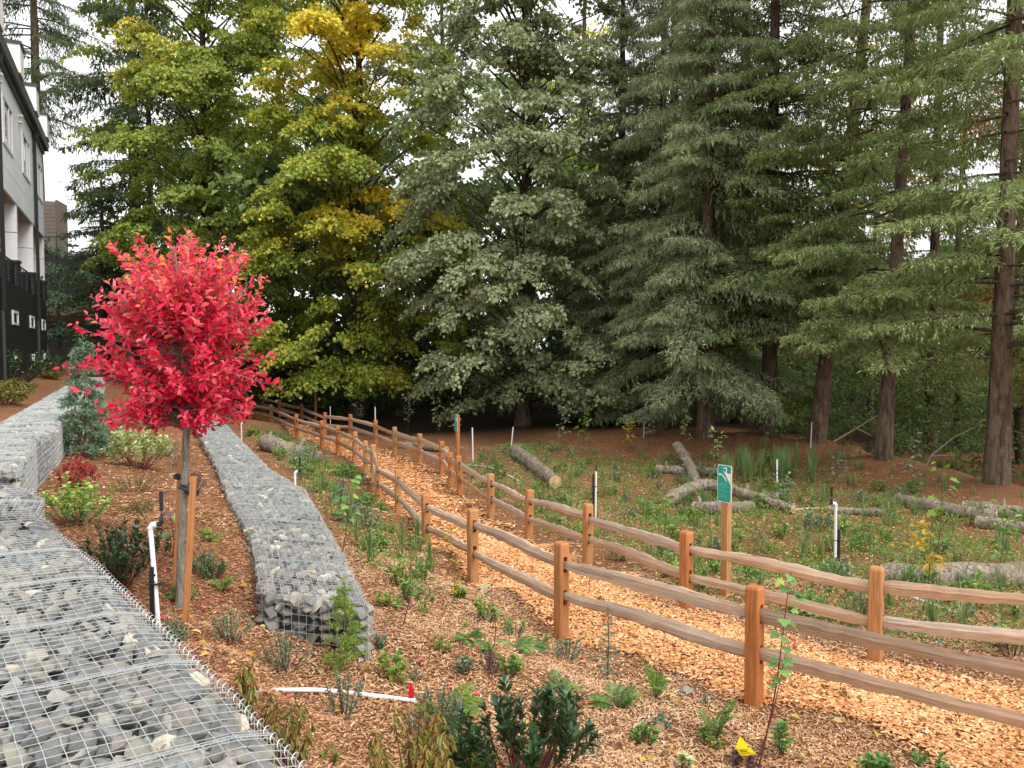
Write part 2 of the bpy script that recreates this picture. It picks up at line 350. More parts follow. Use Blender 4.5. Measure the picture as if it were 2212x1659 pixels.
M['greyleaf'] = leafmat('grey_green_small_leaf', [(0, (.07, .10, .065)), (.6, (.15, .19, .115)), (1, (.28, .27, .16))], .15, .5, .4)
M['olive'] = leafmat('olive_drooping_leaf', [(0, (.07, .075, .02)), (.55, (.16, .15, .035)), (.85, (.25, .19, .04)), (1, (.32, .09, .05))], .25, .45, .4)
M['variegated'] = leafmat('variegated_leaf', [(0, (.18, .26, .08)), (.4, (.34, .40, .15)), (1, (.62, .63, .36))], .25)
M['redshrub'] = leafmat('russet_red_leaf', [(0, (.16, .02, .02)), (1, (.42, .06, .05))], .3)
M['purple'] = leafmat('purple_leaf', [(0, (.10, .05, .07)), (1, (.24, .15, .18))], .2)
M['litter'] = leafmat('leaf_litter', [(0, (.16, .07, .03)), (.4, (.34, .18, .06)), (.75, (.52, .36, .06)), (1, (.60, .48, .20))], .1)
M['grass'] = leafmat('rush_blades', [(0, (.03, .07, .025)), (.6, (.07, .135, .045)), (1, (.20, .23, .08))], .2, .5, .4, .25)
M['weed'] = leafmat('ground_cover_leaf', [(0, (.045, .09, .025)), (.5, (.10, .17, .045)), (.85, (.2, .26, .06)), (1, (.40, .34, .08))], .25)
# ------------------------------------------------------------------ ground and path
def grid_obj(name, xs, ys, zf, m, **k):
    X, Y = np.meshgrid(xs, ys); V = np.stack([X, Y, zf(X, Y)], -1).reshape(-1, 3)
    i = np.arange(len(ys) - 1)[:, None] * len(xs) + np.arange(len(xs) - 1)[None]
    F = np.stack([i, i + 1, i + len(xs) + 1, i + len(xs)], -1).reshape(-1, 4)
    shade_mask = sst(27.0, 30.5, Y + 1.2 * vnoise(X, Y, 2.0, 4) - np.clip(-X - 4, 0, 12) * .75 - 1.0 * (X > 6)) * sst(-22, -15, X)  # weight of the tree shade painted into the ground colour
    return Geo().add(V, F, v=shade_mask.ravel()).obj(name, m, smooth=True, **k)
xs = np.concatenate([-np.geomspace(14, 600, 22)[::-1], np.arange(-13.8, 11, .16), np.geomspace(11.2, 600, 24)])
ys = np.concatenate([np.linspace(-300, 0, 12), np.arange(.5, 22, .16), np.arange(22, 60, .6), np.geomspace(61, 900, 14)])
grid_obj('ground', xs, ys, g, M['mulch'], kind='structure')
# path strip between the two fences
PL = [p[:2] for p in F1W[:-2]] + [np.array(q) for q in [(2.35, 6.55), (2.8, 6.15), (3.12, 5.6), (3.5, 4.6), (4.3, 3.0)]]
PR = [p[:2] for p in F2W]
PR = PR[:-2] + [np.array((6.2, 5.6)), np.array((8.0, 3.0))]
def lerp_edges(n, w):
    a = resample(PL, .05); b = resample(PR, .05)
    ia = np.linspace(0, len(a) - 1, n); ib = np.linspace(0, len(b) - 1, n)
    A = np.stack([np.interp(ia, np.arange(len(a)), a[:, k]) for k in (0, 1)], 1)
    B = np.stack([np.interp(ib, np.arange(len(b)), b[:, k]) for k in (0, 1)], 1)
    return A, B
PA, PB = lerp_edges(420, 0)
t = np.linspace(-.06, 1.0, 12)[None, :, None]
PG = PA[:, None] * (1 - t) + PB[:, None] * t
edge = (np.abs(np.linspace(-1, 1, 12)) ** 4)[None, :]
gz = g(PG[..., 0], PG[..., 1]) + .022 - .05 * edge + .01 * vnoise(PG[..., 0], PG[..., 1], .3, 9)
V = np.concatenate([PG, gz[..., None]], -1).reshape(-1, 3)
i = np.arange(419)[:, None] * 12 + np.arange(11)[None]
Geo().add(V, np.stack([i, i + 12, i + 13, i + 1], -1).reshape(-1, 4)[:, ::-1]).obj('path', M['pathbed'], smooth=True, kind='structure')
# signed test: inside path
from mathutils.geometry import intersect_point_tri_2d
PPOLY = np.vstack([PA, PB[::-1]])
def inside(poly, x, y):
    x = np.asarray(x); y = np.asarray(y); c = np.zeros(x.shape, bool); n = len(poly); j = n - 1
    for i in range(n):
        xi, yi = poly[i]; xj, yj = poly[j]
        if yi != yj:
            cond = ((yi > y) != (yj > y)) & (x < (xj - xi) * (y - yi) / (yj - yi) + xi); c ^= cond
        j = i
    return c
G2POLY = np.vstack([G2R, G2L[::-1]]); W1L = W1R + np.array([-2.1, -1.25])
W1POLY = np.vstack([W1R, W1B, [(-7.5, 8.4)], W1L[::-1]])
W3L = W3R + np.array([-.86, -.42]); W3POLY = np.vstack([W3R, W3L[::-1]])
def chips(n, xr, yr, near, power, test, L, W, lift, vfun, tilt, seed):
    rng = np.random.default_rng(seed)
    Y = near + (yr[1] - near) * rng.random(n * 3) ** power; X = xr[0] + (xr[1] - xr[0]) * rng.random(n * 3)
    u, v = proj(np.stack([X, Y, np.zeros_like(X)], 1))
    k = (u > -160) & (u < 2380) & (v < 2300) & (Y > yr[0]); X, Y = X[k], Y[k]
    k = test(X, Y); X, Y = X[k][:n], Y[k][:n]; n = len(X)
    Z = g(X, Y) + lift + .008 * rng.random(n)
    a = rng.random(n) * 2 * np.pi; A = np.stack([np.cos(a), np.sin(a), rng.normal(0, tilt, n)], 1)
    N = np.stack([rng.normal(0, .35, n), rng.normal(0, .35, n), np.ones(n)], 1)
    l_ = L * rng.lognormal(0, .35, n); w = W * rng.lognormal(0, .3, n)
    A = nrm(A); N = nrm(N - (N * A).sum(1, keepdims=True) * A); S = np.cross(A, N); P = np.stack([X, Y, Z], 1)
    l_ = l_[:, None] / 2; w = w[:, None] / 2; q = rng.uniform(.5, 1, (n, 1)); q2 = rng.uniform(.5, 1, (n, 1))
    V = np.stack([P - A * l_ - S * w * q, P + A * l_ - S * w * q2, P + A * l_ * q + S * w, P - A * l_ * q2 + S * w], 1).reshape(-1, 3)
    vv = np.repeat(np.clip(vfun(rng, X, Y), 0, 1), 4)
    return V, np.arange(4 * n).reshape(-1, 4), vv
gp = Geo()
EJ = np.random.default_rng(99)
inpath = lambda X, Y: inside(PPOLY[::3], X + .10 * vnoise(X, Y, .4, 2) + EJ.normal(0, .055, X.shape), Y + .10 * vnoise(X, Y, .35, 4) + EJ.normal(0, .055, X.shape))
gp.add(*chips(85000, (-3, 6), (4.5, 13), 4.5, 1.25, inpath, .042, .017, .028, lambda r, X, Y: r.beta(1.5, 1.4, len(X)) - .12 * np.clip(vnoise(X, Y, .7, 31) + .5 * vnoise(X, Y, .25, 32), 0, 1), .18, 11))
gp.add(*chips(30000, (-13, 3), (12.5, 36), 12.5, 1.4, inpath, .075, .035, .03, lambda r, X, Y: r.beta(1.5, 1.4, len(X)) - .12 * np.clip(vnoise(X, Y, .7, 31) + .5 * vnoise(X, Y, .25, 32), 0, 1), .15, 12))
gp.obj('wood_chips', M['pathchip'], kind='stuff', label='loose orange wood chips covering the footpath between the fences')
def mulch_ok(X, Y): return ~(inside(PPOLY[::3], X + EJ.normal(0, .07, X.shape) + .06 * vnoise(X, Y, .4, 12), Y + EJ.normal(0, .07, X.shape)) | inside(G2POLY, X, Y) | inside(W1POLY, X, Y) | inside(W3POLY, X, Y))
def mulchv(r, X, Y):
    # fresher straw coloured chips by the path end, redder and darker in the planting bed at the left
    d = sst(-3.2, -.6, X + .25 * (Y - 6)) * .26 + .06 + .12 * vnoise(X, Y, .8, 8)
    return r.beta(1.6, 2.6, len(X)) * .8 + d
gm = Geo()
gm.add(*chips(125000, (-5, 5.5), (3.6, 10.5), 3.6, 1.3, mulch_ok, .034, .0075, .012, mulchv, .22, 13))
gm.add(*chips(45000, (-9, 10), (9.5, 26), 9.5, 1.5, mulch_ok, .055, .014, .012, lambda r, X, Y: r.beta(2.2, 2.2, len(X)), .2, 14))
gm.obj('mulch', M['mulchchip'], kind='stuff', label='shredded brown bark mulch lying over the planting beds and meadow')
# ------------------------------------------------------------------ stones and gabion walls
def rock_mesh(seed, dims=(1, .78, .55)):
    r = random.Random(seed); bm = bmesh.new()
    for _ in range(19):
        v = Vector((r.gauss(0, 1), r.gauss(0, 1), r.gauss(0, 1))).normalized()
        p = r.uniform(.88, 1.06); bm.verts.new((v.x * dims[0] * p, v.y * dims[1] * p, v.z * dims[2] * p))
    h = bmesh.ops.convex_hull(bm, input=bm.verts)
    junk = [e for e in h['geom_interior'] if isinstance(e, bmesh.types.BMVert)]
    if junk: bmesh.ops.delete(bm, geom=junk, context='VERTS')
    bmesh.ops.recalc_face_normals(bm, faces=bm.faces); bmesh.ops.triangulate(bm, faces=bm.faces)
    bm.verts.ensure_lookup_table(); bm.verts.index_update()
    V = np.array([v.co[:] for v in bm.verts]); F = np.array([[v.index for v in f.verts] for f in bm.faces]); bm.free()
    return V, F
ROCKS = [rock_mesh(s) for s in range(14)]
ROCKM = [Geo().add(V, F, v=.0).mesh('stone', M['rock']) for V, F in ROCKS]
def euler_m(a, b, c): return np.array(Matrix.Rotation(c, 3, 'Z') @ Matrix.Rotation(b, 3, 'Y') @ Matrix.Rotation(a, 3, 'X'))
def place_stones(root, pts, seed, limit=298):
    """pts: rows x, y, z, size - the ones showing largest become stone objects, the rest one mass"""
    rng = np.random.default_rng(seed); pts = np.array(pts)
    u, v = proj(pts[:, :3]); d = np.linalg.norm(pts[:, :3] - np.array([0, 0, CAMZ]), axis=1)
    vis = (u > 0) & (u < 2212) & (v < 1659) & (pts[:, 1] > 1)
    score = np.where(vis & (pts[:, 4] > 0), pts[:, 3] / d, 0); order = np.argsort(-score); top = set(order[:limit].tolist())
    rest = Geo()
    for k in range(len(pts)):
        x, y, z, s, _ = pts[k]; i = int(rng.integers(len(ROCKS)))
        e = (rng.normal(0, .45), rng.normal(0, .45), rng.random() * 6.28); ss = s * rng.uniform(.8, 1.25, 3)
        if k in top: link('stone', ROCKM[i], root, (x, y, z), e, tuple(ss))
        else:
            V = (ROCKS[i][0] * ss) @ euler_m(*e).T + np.array([x, y, z]); rest.add(V, ROCKS[i][1], v=rng.random())
    if rest.n: rest.obj('stone_fill', M['rock'], root, kind='stuff')
def gabion(label, R, L, ztop, zbot, seed, spacing=.1, nose=False, sides=('R',), bumpy=.02, seam=1.0, cell=.076, wr=.0023, helix=True, smax=99, smax2=99):
    rng = np.random.default_rng(seed)
    R = np.asarray(R, float); L = np.asarray(L, float)
    Rr = resample(R, cell); n = len(Rr); Ll = resample(L, .01); Ll = Ll[np.linspace(0, len(Ll) - 1, n).astype(int)]
    W = np.linalg.norm(Rr - Ll, axis=1).mean(); m = int(W / cell) + 1
    arc = np.arange(n) * cell
    def surf(a, i):     # a 0 at the right edge .. 1 at the left edge, i fractional row
        i = np.clip(i, 0, n - 1); p = np.stack([np.interp(i, np.arange(n), Rr[:, k]) for k in (0, 1)], -1); q = np.stack([np.interp(i, np.arange(n), Ll[:, k]) for k in (0, 1)], -1)
        P = p * (1 - a)[..., None] + q * a[..., None]; s = i * cell
        ph = (s / seam) % 1.0
        z = ztop(s) + bumpy * vnoise(P[..., 0], P[..., 1], .45, seed) + bumpy * .6 * vnoise(P[..., 0], P[..., 1], .17, seed + 1) + bumpy * .8 * np.sin(ph * np.pi) - .035 * np.exp(-((a - 0) / .04) ** 2) - .02 * np.exp(-((a - 1) / .04) ** 2)
        return np.concatenate([P, z[..., None]], -1)
    root = thing('gabion_wall', label, 'gabion wall')
    # dark filler block, shade between the stones put into its colour
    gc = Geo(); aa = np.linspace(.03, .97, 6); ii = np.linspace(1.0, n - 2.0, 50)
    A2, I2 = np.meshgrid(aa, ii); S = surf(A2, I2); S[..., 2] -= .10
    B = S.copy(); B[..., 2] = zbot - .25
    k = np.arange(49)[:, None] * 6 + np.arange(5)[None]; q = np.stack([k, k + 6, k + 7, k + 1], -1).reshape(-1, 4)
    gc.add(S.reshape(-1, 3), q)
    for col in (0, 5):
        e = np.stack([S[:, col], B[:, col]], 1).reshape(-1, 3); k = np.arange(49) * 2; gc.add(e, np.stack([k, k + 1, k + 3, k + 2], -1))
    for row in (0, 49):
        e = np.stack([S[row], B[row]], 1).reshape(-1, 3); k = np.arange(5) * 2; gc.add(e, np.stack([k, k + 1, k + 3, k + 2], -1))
    gc.obj('dark_filler', M['core'], root)
    # stones: two layers on top, one or two on the faces
    pts = []
    rows = int(n * cell / spacing); cols = max(3, int(W / spacing))
    for layer in (0, 1):
        for r_ in range(rows):
            s = (r_ + .5 * layer) * spacing
            if s > smax: continue
            for c in range(cols + 1):
                a = np.clip((c + .5 + .5 * (r_ % 2) + rng.normal(0, .2)) / (cols + 1), .055, .945); i_ = np.clip((s + rng.normal(0, .2) * spacing) / cell, .8, n - 1.8)
                p = surf(np.array([a]), np.array([i_]))[0]; sz = spacing * rng.uniform(.48, .74) * (1.15 if layer else 1)
                pts.append((p[0], p[1], p[2] - sz * .62 - layer * spacing * .4, sz, 1 - layer))
    def face(E0, E1, inward):   # vertical faces between two rows of top points
        ln = np.linalg.norm(np.diff(E0, axis=0), axis=1).sum(); k_ = int(ln / spacing)
        Q = resample(E0, spacing)
        for p in Q:
            d = min(np.linalg.norm(p[:2] - Rr, axis=1).min(), 9)
            hgt = p[2] - zbot
            for j in range(int(hgt / (spacing * .8)) + 1):
                sz = spacing * rng.uniform(.5, .72); o = inward(p) * (sz * .85 + .012)
                pts.append((p[0] + o[0] + rng.normal(0, .008), p[1] + o[1] + rng.normal(0, .008), p[2] - sz * .6 - j * spacing * .82, sz, 1))
    ar = lambda v_: np.full(n, v_)
    edR = surf(ar(0.), np.arange(n) * 1.0); edL = surf(ar(1.), np.arange(n) * 1.0); mxr = min(n, int(smax2 / cell))
    def inw(E, O):
        def f(p):
            i = np.argmin(np.linalg.norm(E[:, :2] - p[:2], axis=1)); d = O[i, :2] - E[i, :2]; return d / np.linalg.norm(d)
        return f
    if 'R' in sides: face(edR[:mxr], None, inw(edR, edL))
    if 'L' in sides: face(edL[:mxr], None, inw(edL, edR))
    nose_e = surf(np.linspace(0, 1, m), np.full(m, .01)); fwd = nrm((edR[3] - edR[0])[None])[0]
    if nose: face(nose_e, None, lambda p: fwd[:2] / np.linalg.norm(fwd[:2]))
    place_stones(root, pts, seed + 5)
    # wire mesh
    gw = Geo(); I = np.arange(n) * 1.0
    wn_ = 3
    for c in range(m + 1):
        a = min(1, c / m); w = surf(ar(a), I); w += rng.normal(0, .0015, w.shape); gt(gw, w, wr, wn_, cap=False)
    for r_ in range(n):
        w = surf(np.linspace(0, 1, m + 1), np.full(m + 1, float(r_))); w[:, 2] += .003; gt(gw, w + rng.normal(0, .001, w.shape), wr, wn_, cap=False)
        if abs((r_ * cell / seam) % 1) < cell / seam and r_ > 0:
            for o_ in (.25, .5): 
                w = surf(np.linspace(0, 1, m + 1), np.full(m + 1, r_ + o_)); w[:, 2] += .008; gt(gw, w, wr * 1.25, wn_, cap=False)
            hs = np.linspace(0, 1, m * 8); w = surf(hs, np.full(len(hs), r_ + .3)); ph = hs * m * 2 * np.pi
            w[:, 2] += .012 * np.cos(ph); tdir = edR[min(r_ + 1, n - 1)] - edR[r_]; w += np.sin(ph)[:, None] * .012 * nrm(tdir[None]); 
            if r_ * cell < 9: gt(gw, w, wr * .8, 3, cap=False)
    def vface(E):
        h = E[:, 2] - zbot
        for j in range(1, int(h.max() / cell) + 1):
            w = E.copy(); w[:, 2] -= j * cell; gt(gw, w, wr, wn_, cap=False)
        for p in E: gt(gw, np.array([p, (p[0], p[1], zbot - .05)]), wr, 3, cap=False)
    if 'R' in sides: vface(edR)
    if 'L' in sides: vface(edL)
    if nose: vface(nose_e)
    gw.obj('wire_mesh', M['wire'], root, kind='stuff')
    if helix:
        gh = Geo(); lim = min(n, int(11 / cell)); hs = np.linspace(0, lim - 1, lim * 9); w = surf(np.zeros(len(hs)), hs); ph = hs * 2 * np.pi
        sd_ = nrm(edR - edL); sdv = np.stack([np.interp(hs, np.arange(n), sd_[:, k]) for k in range(3)], 1)
        w += sdv * (.022 * np.sin(ph))[:, None]; w[:, 2] += .022 * np.cos(ph); gt(gh, w, wr * .9, 3, cap=False)
        if nose:
            hz = np.linspace(0, .5, 60); w = np.stack([edR[0, 0] + .02 * np.sin(hz / cell * 6.28), edR[0, 1] + .02 * np.cos(hz / cell * 6.28), edR[0, 2] - hz], 1); gt(gh, w, wr * .9, 3, cap=False)
        gh.obj('spiral_binder', M['wire'], root)
    return root
gabion('low grey gabion wall in the foreground, widest of the stone walls, wire mesh over loose rocks', W1R, W1L, lambda s: 1.45 + 0 * s, 1.0, 21, .118, sides=('R',), bumpy=.010, seam=.98)
W1Bl = np.array([(-7.0, 6.2), (-7.1, 6.6), (-7.3, 7.2), (-7.5, 7.7)])
gabion('short gabion section stepped behind the foreground wall at the left edge', W1B + np.array([0, .06]), W1Bl, lambda s: 1.47 + .13 * s, 1.0, 23, .13, sides=('R',), bumpy=.012, seam=.7)
gabion('long narrow gabion wall running beside the mulch bed towards the path, square stacked front end', G2R, G2L, lambda s: 1.0 - .0 * s, 0.42, 25, .125, nose=True, sides=('R', 'L'), bumpy=.016, seam=1.0, smax=26, smax2=5)
gabion('raised gabion wall at the left leading back to the white building', W3R, W3L, lambda s: 1.8 + 0 * s, 1.0, 27, .12, nose=True, sides=('R',), bumpy=.015, seam=1.0, smax=24, smax2=10, helix=False)
# ------------------------------------------------------------------ split rail fences
def post_mesh(h, w=.064, seed=0):
    r = random.Random(seed); G = Geo(); c = .014
    oct_ = [(-w + c, -w), (w - c, -w), (w, -w + c), (w, w - c), (w - c, w), (-w + c, w), (-w, w - c), (-w, -w + c)]
    def prism(poly, z0, z1, top=None):
        n = len(poly); V = [(x, y, z0) for x, y in poly] + [(x * (top or 1), y * (top or 1), z1) for x, y in poly]
        F = [(i, (i + 1) % n, n + (i + 1) % n, n + i) for i in range(n)]
        off = G.n; G.add(V, F)
        G.add([(x * (top or 1), y * (top or 1), z1) for x, y in poly], np.array([list(range(n))])); G.add([(x, y, z0) for x, y in poly], np.array([list(range(n))[::-1]]))
    s = .026
    up = [(-w + c, s), (w - c + .0, s), (w, s), (w, w - c), (w - c, w), (-w + c, w), (-w, w - c), (-w, s)]
    up = [(-w, s), (w, s), (w, w - c), (w - c, w), (-w + c, w), (-w, w - c)]
    dn = [(x, -y) for x, y in up][::-1]
    zs = [(.36, .52), (.70, .86)]; z = -.15
    for a, b in zs:
        a *= h; b *= h; prism(oct_, z, a)
        prism(up, a, b); prism(dn, a, b); z = b
    prism(oct_, z, h - .02); prism(oct_, h - .02, h, .84)
    return G
POSTM = {k: post_mesh(k).mesh('post', M['post']) for k in (.86, .92, 1.0, 1.05)}
def rail_mesh(seed):
    rng = np.random.default_rng(seed); k = 19; x = np.linspace(-.5, .5, k); G = Geo()
    prof = np.array([(-.030, -.050), (.026, -.058), (.040, -.010), (.026, .048), (-.012, .058), (-.036, .018)])
    prof = prof * 1.0 + rng.normal(0, .006, prof.shape)
    V = []; wob = np.cumsum(rng.normal(0, .0042, k)); wob -= np.linspace(wob[0], wob[-1], k)
    wy = np.cumsum(rng.normal(0, .004, k)); wy -= np.linspace(wy[0], wy[-1], k)
    th = 1 + .12 * np.sin(np.linspace(0, 5, k) + rng.random() * 6) + rng.normal(0, .05, k)
    for i in range(k):
        e = min(1, (min(x[i] + .5, .5 - x[i])) / .07); fy = .55 + .45 * e; fz = .72 + .28 * e
        for j, (a, b) in enumerate(prof):
            V.append((x[i], a * fy * th[i] + wy[i] + rng.normal(0, .0015), b * fz * th[i] + wob[i] + rng.normal(0, .003)))
    n = 6; F = [(i * n + j, i * n + (j + 1) % n, (i + 1) * n + (j + 1) % n, (i + 1) * n + j) for i in range(k - 1) for j in range(n)]
    G.add(V, np.array(F)[:, ::-1]); G.F.append((np.array([list(range(n))]), 0)); G.F.append((np.array([list(range((k - 1) * n, k * n))[::-1]]), 0))
    return G.mesh('rail', M['rail'])
RAILM = [rail_mesh(s) for s in range(7)]
def fence(label, pts, hs, seed):
    rng = random.Random(seed); root = thing('split_rail_fence', label, 'fence', group='split rail fences along the path')
    P = []
    for i, (p, h) in enumerate(zip(pts, hs)):
        z = g1(p[0], p[1]); a = pts[max(0, i - 1)]; b = pts[min(len(pts) - 1, i + 1)]
        ang = math.atan2(b[1] - a[1], b[0] - a[0]); hk = min(POSTM, key=lambda q: abs(q - h))
        link('post', POSTM[hk], root, (p[0], p[1], z), (rng.gauss(0, .012), rng.gauss(0, .012), ang + rng.gauss(0, .08)), (1, 1, h / hk))
        P.append((p[0], p[1], z, h))
    for i in range(len(P) - 1):
        a, b = P[i], P[i + 1]
        for lev in (.44, .78):
            A = Vector((a[0], a[1], a[2] + a[3] * lev + rng.gauss(0, .012))); B = Vector((b[0], b[1], b[2] + b[3] * lev + rng.gauss(0, .012) - .01))
            d = B - A; q = d.to_track_quat('X', 'Z'); mid = (A + B) / 2
            o = link('rail', RAILM[rng.randrange(7)], root, mid, None, (d.length + .02, 1, rng.uniform(.9, 1.1)))
            o.rotation_euler = (q @ Matrix.Rotation(rng.gauss(0, .15), 3, 'X').to_quaternion()).to_euler()
    return root
fence('weathered split rail cedar fence on the near side of the wood chip path', F1W, [.95] * 10 + [1.0] + [.98, 1.0, 1.04, 1.04, 1.04, 1.04], 3)
fence('orange split rail cedar fence on the far, meadow side of the path', F2W, [.95, .95, .9, .9, .92, .9, .95, .92, .9, .92, .86, .92, .92, .92, .92, .94, .96, .98, .98], 5)
# ------------------------------------------------------------------ signs
def text_geo(body, size, x, z, y):
    cu = bpy.data.curves.new('lettering', 'FONT'); cu.body = body; cu.size = size; cu.align_x = 'CENTER'; cu.resolution_u = 2
    o = bpy.data.objects.new('lettering', cu); COL.objects.link(o)
    bpy.context.view_layer.update(); me = bpy.data.meshes.new_from_object(o.evaluated_get(bpy.context.evaluated_depsgraph_get()))
    V = np.array([v.co[:] for v in me.vertices]); me.calc_loop_triangles(); F = np.array([t_.vertices[:] for t_ in me.loop_triangles])
    COL.objects.unlink(o); bpy.data.objects.remove(o); bpy.data.curves.remove(cu); bpy.data.meshes.remove(me)
    W = np.stack([V[:, 0] + x, np.full(len(V), y), V[:, 1] + z], 1); return W, F
M['teal'] = plain('teal_sign_paint', (.012, .33, .235), .35)
M['white'] = plain('white_sign_paint', (.80, .82, .82), .4)
M['palegreen'] = plain('pale_sign_print', (.16, .62, .48), .4)
def rrect(w, h, r, y, cx=0, cz=0, n=5):
    P = []
    for sx, sz, a0 in ((1, 1, 0), (-1, 1, 90), (-1, -1, 180), (1, -1, 270)):
        for k in range(n): a = rad(a0 + 90 * k / (n - 1)); P.append((cx + sx * (w / 2 - r) + r * math.cos(a), y, cz + sz * (h / 2 - r) + r * math.sin(a)))
    return P
def poly(G, pts, y):
    from mathutils.geometry import tessellate_polygon
    V = [Vector((x, y, z)) for x, z in pts]; T = tessellate_polygon([V]); G.add([v[:] for v in V], np.array([t_[:] for t_ in T]))
def sign(u, vb, H, ang, label, detail=True, sw=.205, sh=.46, base=None):
    p = at(u, vb) if base is None else base
    root = thing('trail_sign', label, 'sign', (p[0], p[1], p[2]), (0, 0, rad(ang)), group='green signs on wooden posts')
    G = Geo(); w = .045
    for z0, z1, t_ in ((-.2, H - .012, 1), (H - .012, H, .85)):
        P0 = np.array([(-w, -w), (w, -w), (w, w), (-w, w)])
        V = [(x, y, z0) for x, y in P0] + [(x * t_, y * t_, z1) for x, y in P0]
        G.add(V, [(0, 1, 5, 4), (1, 2, 6, 5), (2, 3, 7, 6), (3, 0, 4, 7), (4, 5, 6, 7)])
    G.obj('post', M['post'], root)
    zc = H - sh / 2 + .02; y0 = -w - .002
    b = Geo(); A = rrect(sw, sh, .022, y0 - .004, 0, zc); B = rrect(sw, sh, .022, y0, 0, zc); n = len(A)
    b.add(A + B, [(i, n + i, n + (i + 1) % n, (i + 1) % n) for i in range(n)]); b.F.append((np.array([list(range(n))]), 0)); b.F.append((np.array([list(range(n, 2 * n))[::-1]]), 0))
    board = b.obj('sign_board', M['white'], root)
    f = Geo(); A = rrect(sw - .016, sh - .016, .016, y0 - .006, 0, zc); f.add(A, [list(range(len(A)))]); f.obj('green_field', M['teal'], board)
    # print: wading bird, two sweeping reeds, the lettering
    e = Geo(); y = y0 - .008; X = lambda a: (a - .5) * sw; Z = lambda a: zc + (.5 - a) * sh
    bird = [(.30, .085), (.50, .070), (.55, .055), (.63, .055), (.70, .085), (.705, .13), (.66, .165), (.66, .185), (.72, .205), (.82, .215), (.955, .20), (.955, .53), (.90, .47), (.80, .40), (.66, .30), (.50, .20), (.36, .135), (.52, .175), (.60, .195), (.60, .16), (.635, .12), (.62, .092), (.55, .088), (.45, .092)]
    poly(e, [(X(a), Z(b_)) for a, b_ in bird], y)
    reed = [(.08, .245), (.14, .232), (.26, .235), (.40, .265), (.54, .315), (.66, .38), (.76, .45), (.62, .385), (.55, .345), (.64, .42), (.66, .455), (.55, .385), (.44, .315), (.32, .28), (.22, .272), (.16, .285), (.13, .268)]
    poly(e, [(X(a), Z(b_)) for a, b_ in reed], y)
    e.obj('bird_emblem', M['white'], board)
    if detail:
        q = Geo()
        for body, zz, sz in (('NATIVE', .50, .026), ('GROWTH', .545, .026), ('PROTECTION', .59, .026), ('AREA', .635, .026)):
            V, F = text_geo(body, sz, X(.46), Z(zz), y); q.add(V, F)
        for k, (zz, ww) in enumerate([(.675, .36), (.69, .36), (.705, .34), (.72, .36), (.745, .12)]):
            if k % 2 == 0: q.addVF(box(X(.48) - ww * sw, X(.48) + ww * sw, y, y + .001, Z(zz) - .0014, Z(zz) + .0014))
        for k in range(5): q.addVF(box(X(.48) - (.34 - .03 * (k % 2)) * sw, X(.48) + (.34 - .05 * (k % 3)) * sw, y, y + .001, Z(.79 + .022 * k) - .001, Z(.79 + .022 * k) + .001))
        q.obj('lettering', M['palegreen'], board)
    return root
sign(1567, 1287, 1.62, -52, 'large green sign with white bird emblem, nearest of the three trail signs')
sign(989, 1024, 1.62, -64, 'green sign seen nearly edge on beside the fence corner, middle of the three signs')
sign(682, 917, 1.62, -62, 'small distant green sign under the dark trees, farthest of the three')
# ------------------------------------------------------------------ irrigation risers and pipes
def riser(u, vb, H, label, lean=(0, 0), r=.017, elbow=0, stake=None, blacklow=0, cap=.0, base=None):
    p = at(u, vb) if base is None else np.array(base)
    root = thing('irrigation_riser', label, 'pipe', tuple(p), group='white irrigation risers')
    G = Geo(); top = np.array([lean[0], lean[1], H]); gt(G, [(0, 0, -.1), top * .5, top], r, 10); G.obj('pipe', M['pvc'], root, smooth=False)
    if elbow:
        e = Geo(); s = .05 * elbow; gt(e, [top - (0, 0, .05), top, top + (s * .3, 0, .025), top + (s, 0, .03)], r * 1.35, 10); e.obj('elbow', M['pvc'], root)
        b = Geo(); q = top + (s * 1.5, 0, .03); gt(b, [q + (-.03 * elbow, 0, 0), q, q + (.008, 0, .03), q + (.008, 0, .10)], r * 1.1, 8); gt(b, [q + (.008, 0, .10), q + (.008, 0, .24)], r * .85, 8); b.obj('sprinkler_head', M['black'], root)
    elif cap:
        b = Geo(); gt(b, [top, top + (0, 0, cap)], r * .7, 8); b.obj('sprinkler_head', M['black'], root)
    if stake:
        b = Geo(); b.addVF(box(stake[0] - .016, stake[0] + .016, -.012, .012, -.1, stake[1]))
        for k in range(int(stake[1] / .05)): b.addVF(box(stake[0] - .024, stake[0] + .024, -.006, .006, k * .05, k * .05 + .015))
        b.obj('stake', M['black'], root)
        c = Geo(); zz = stake[1] * .75; c.addVF(box(min(stake[0], 0) - .03, max(stake[0], 0) + .03, -.024, .024, zz, zz + .008)); c.obj('tie', M['black'], root)
    if blacklow:
        b = Geo(); gt(b, [(.012, 0, -.1), (.012, 0, blacklow)], r * 1.25, 8); b.obj('sleeve', M['black'], root)
    return root
pr = pz(345, 1375, .98)
riser(0, 0, .80, 'white riser with elbow and black sprinkler head beside the staked red tree', (-.06, .02), elbow=1, stake=(-.045, .52), base=pr)
riser(637, 1086, .50, 'white riser with black sleeve right of the long gabion wall', (.01, 0), elbow=1, blacklow=.25, r=.02)
riser(522, 962, .60, 'white riser beside the far part of the long gabion wall', (0, 0), elbow=1)
riser(714, 930, 1.0, 'thin white riser standing behind the far fence left of the green sign post gap', (.0, 0), r=.015)
riser(811, 948, 1.2, 'white riser with a dark tip rising directly behind a far fence post', (0, 0), cap=.15, r=.022)
riser(1022, 1005, 1.08, 'white riser just right of the middle green sign', (-.02, 0), r=.02)
riser(1103, 977, .8, 'slightly tilted white riser above the thick bark covered log', (.08, 0), r=.018)
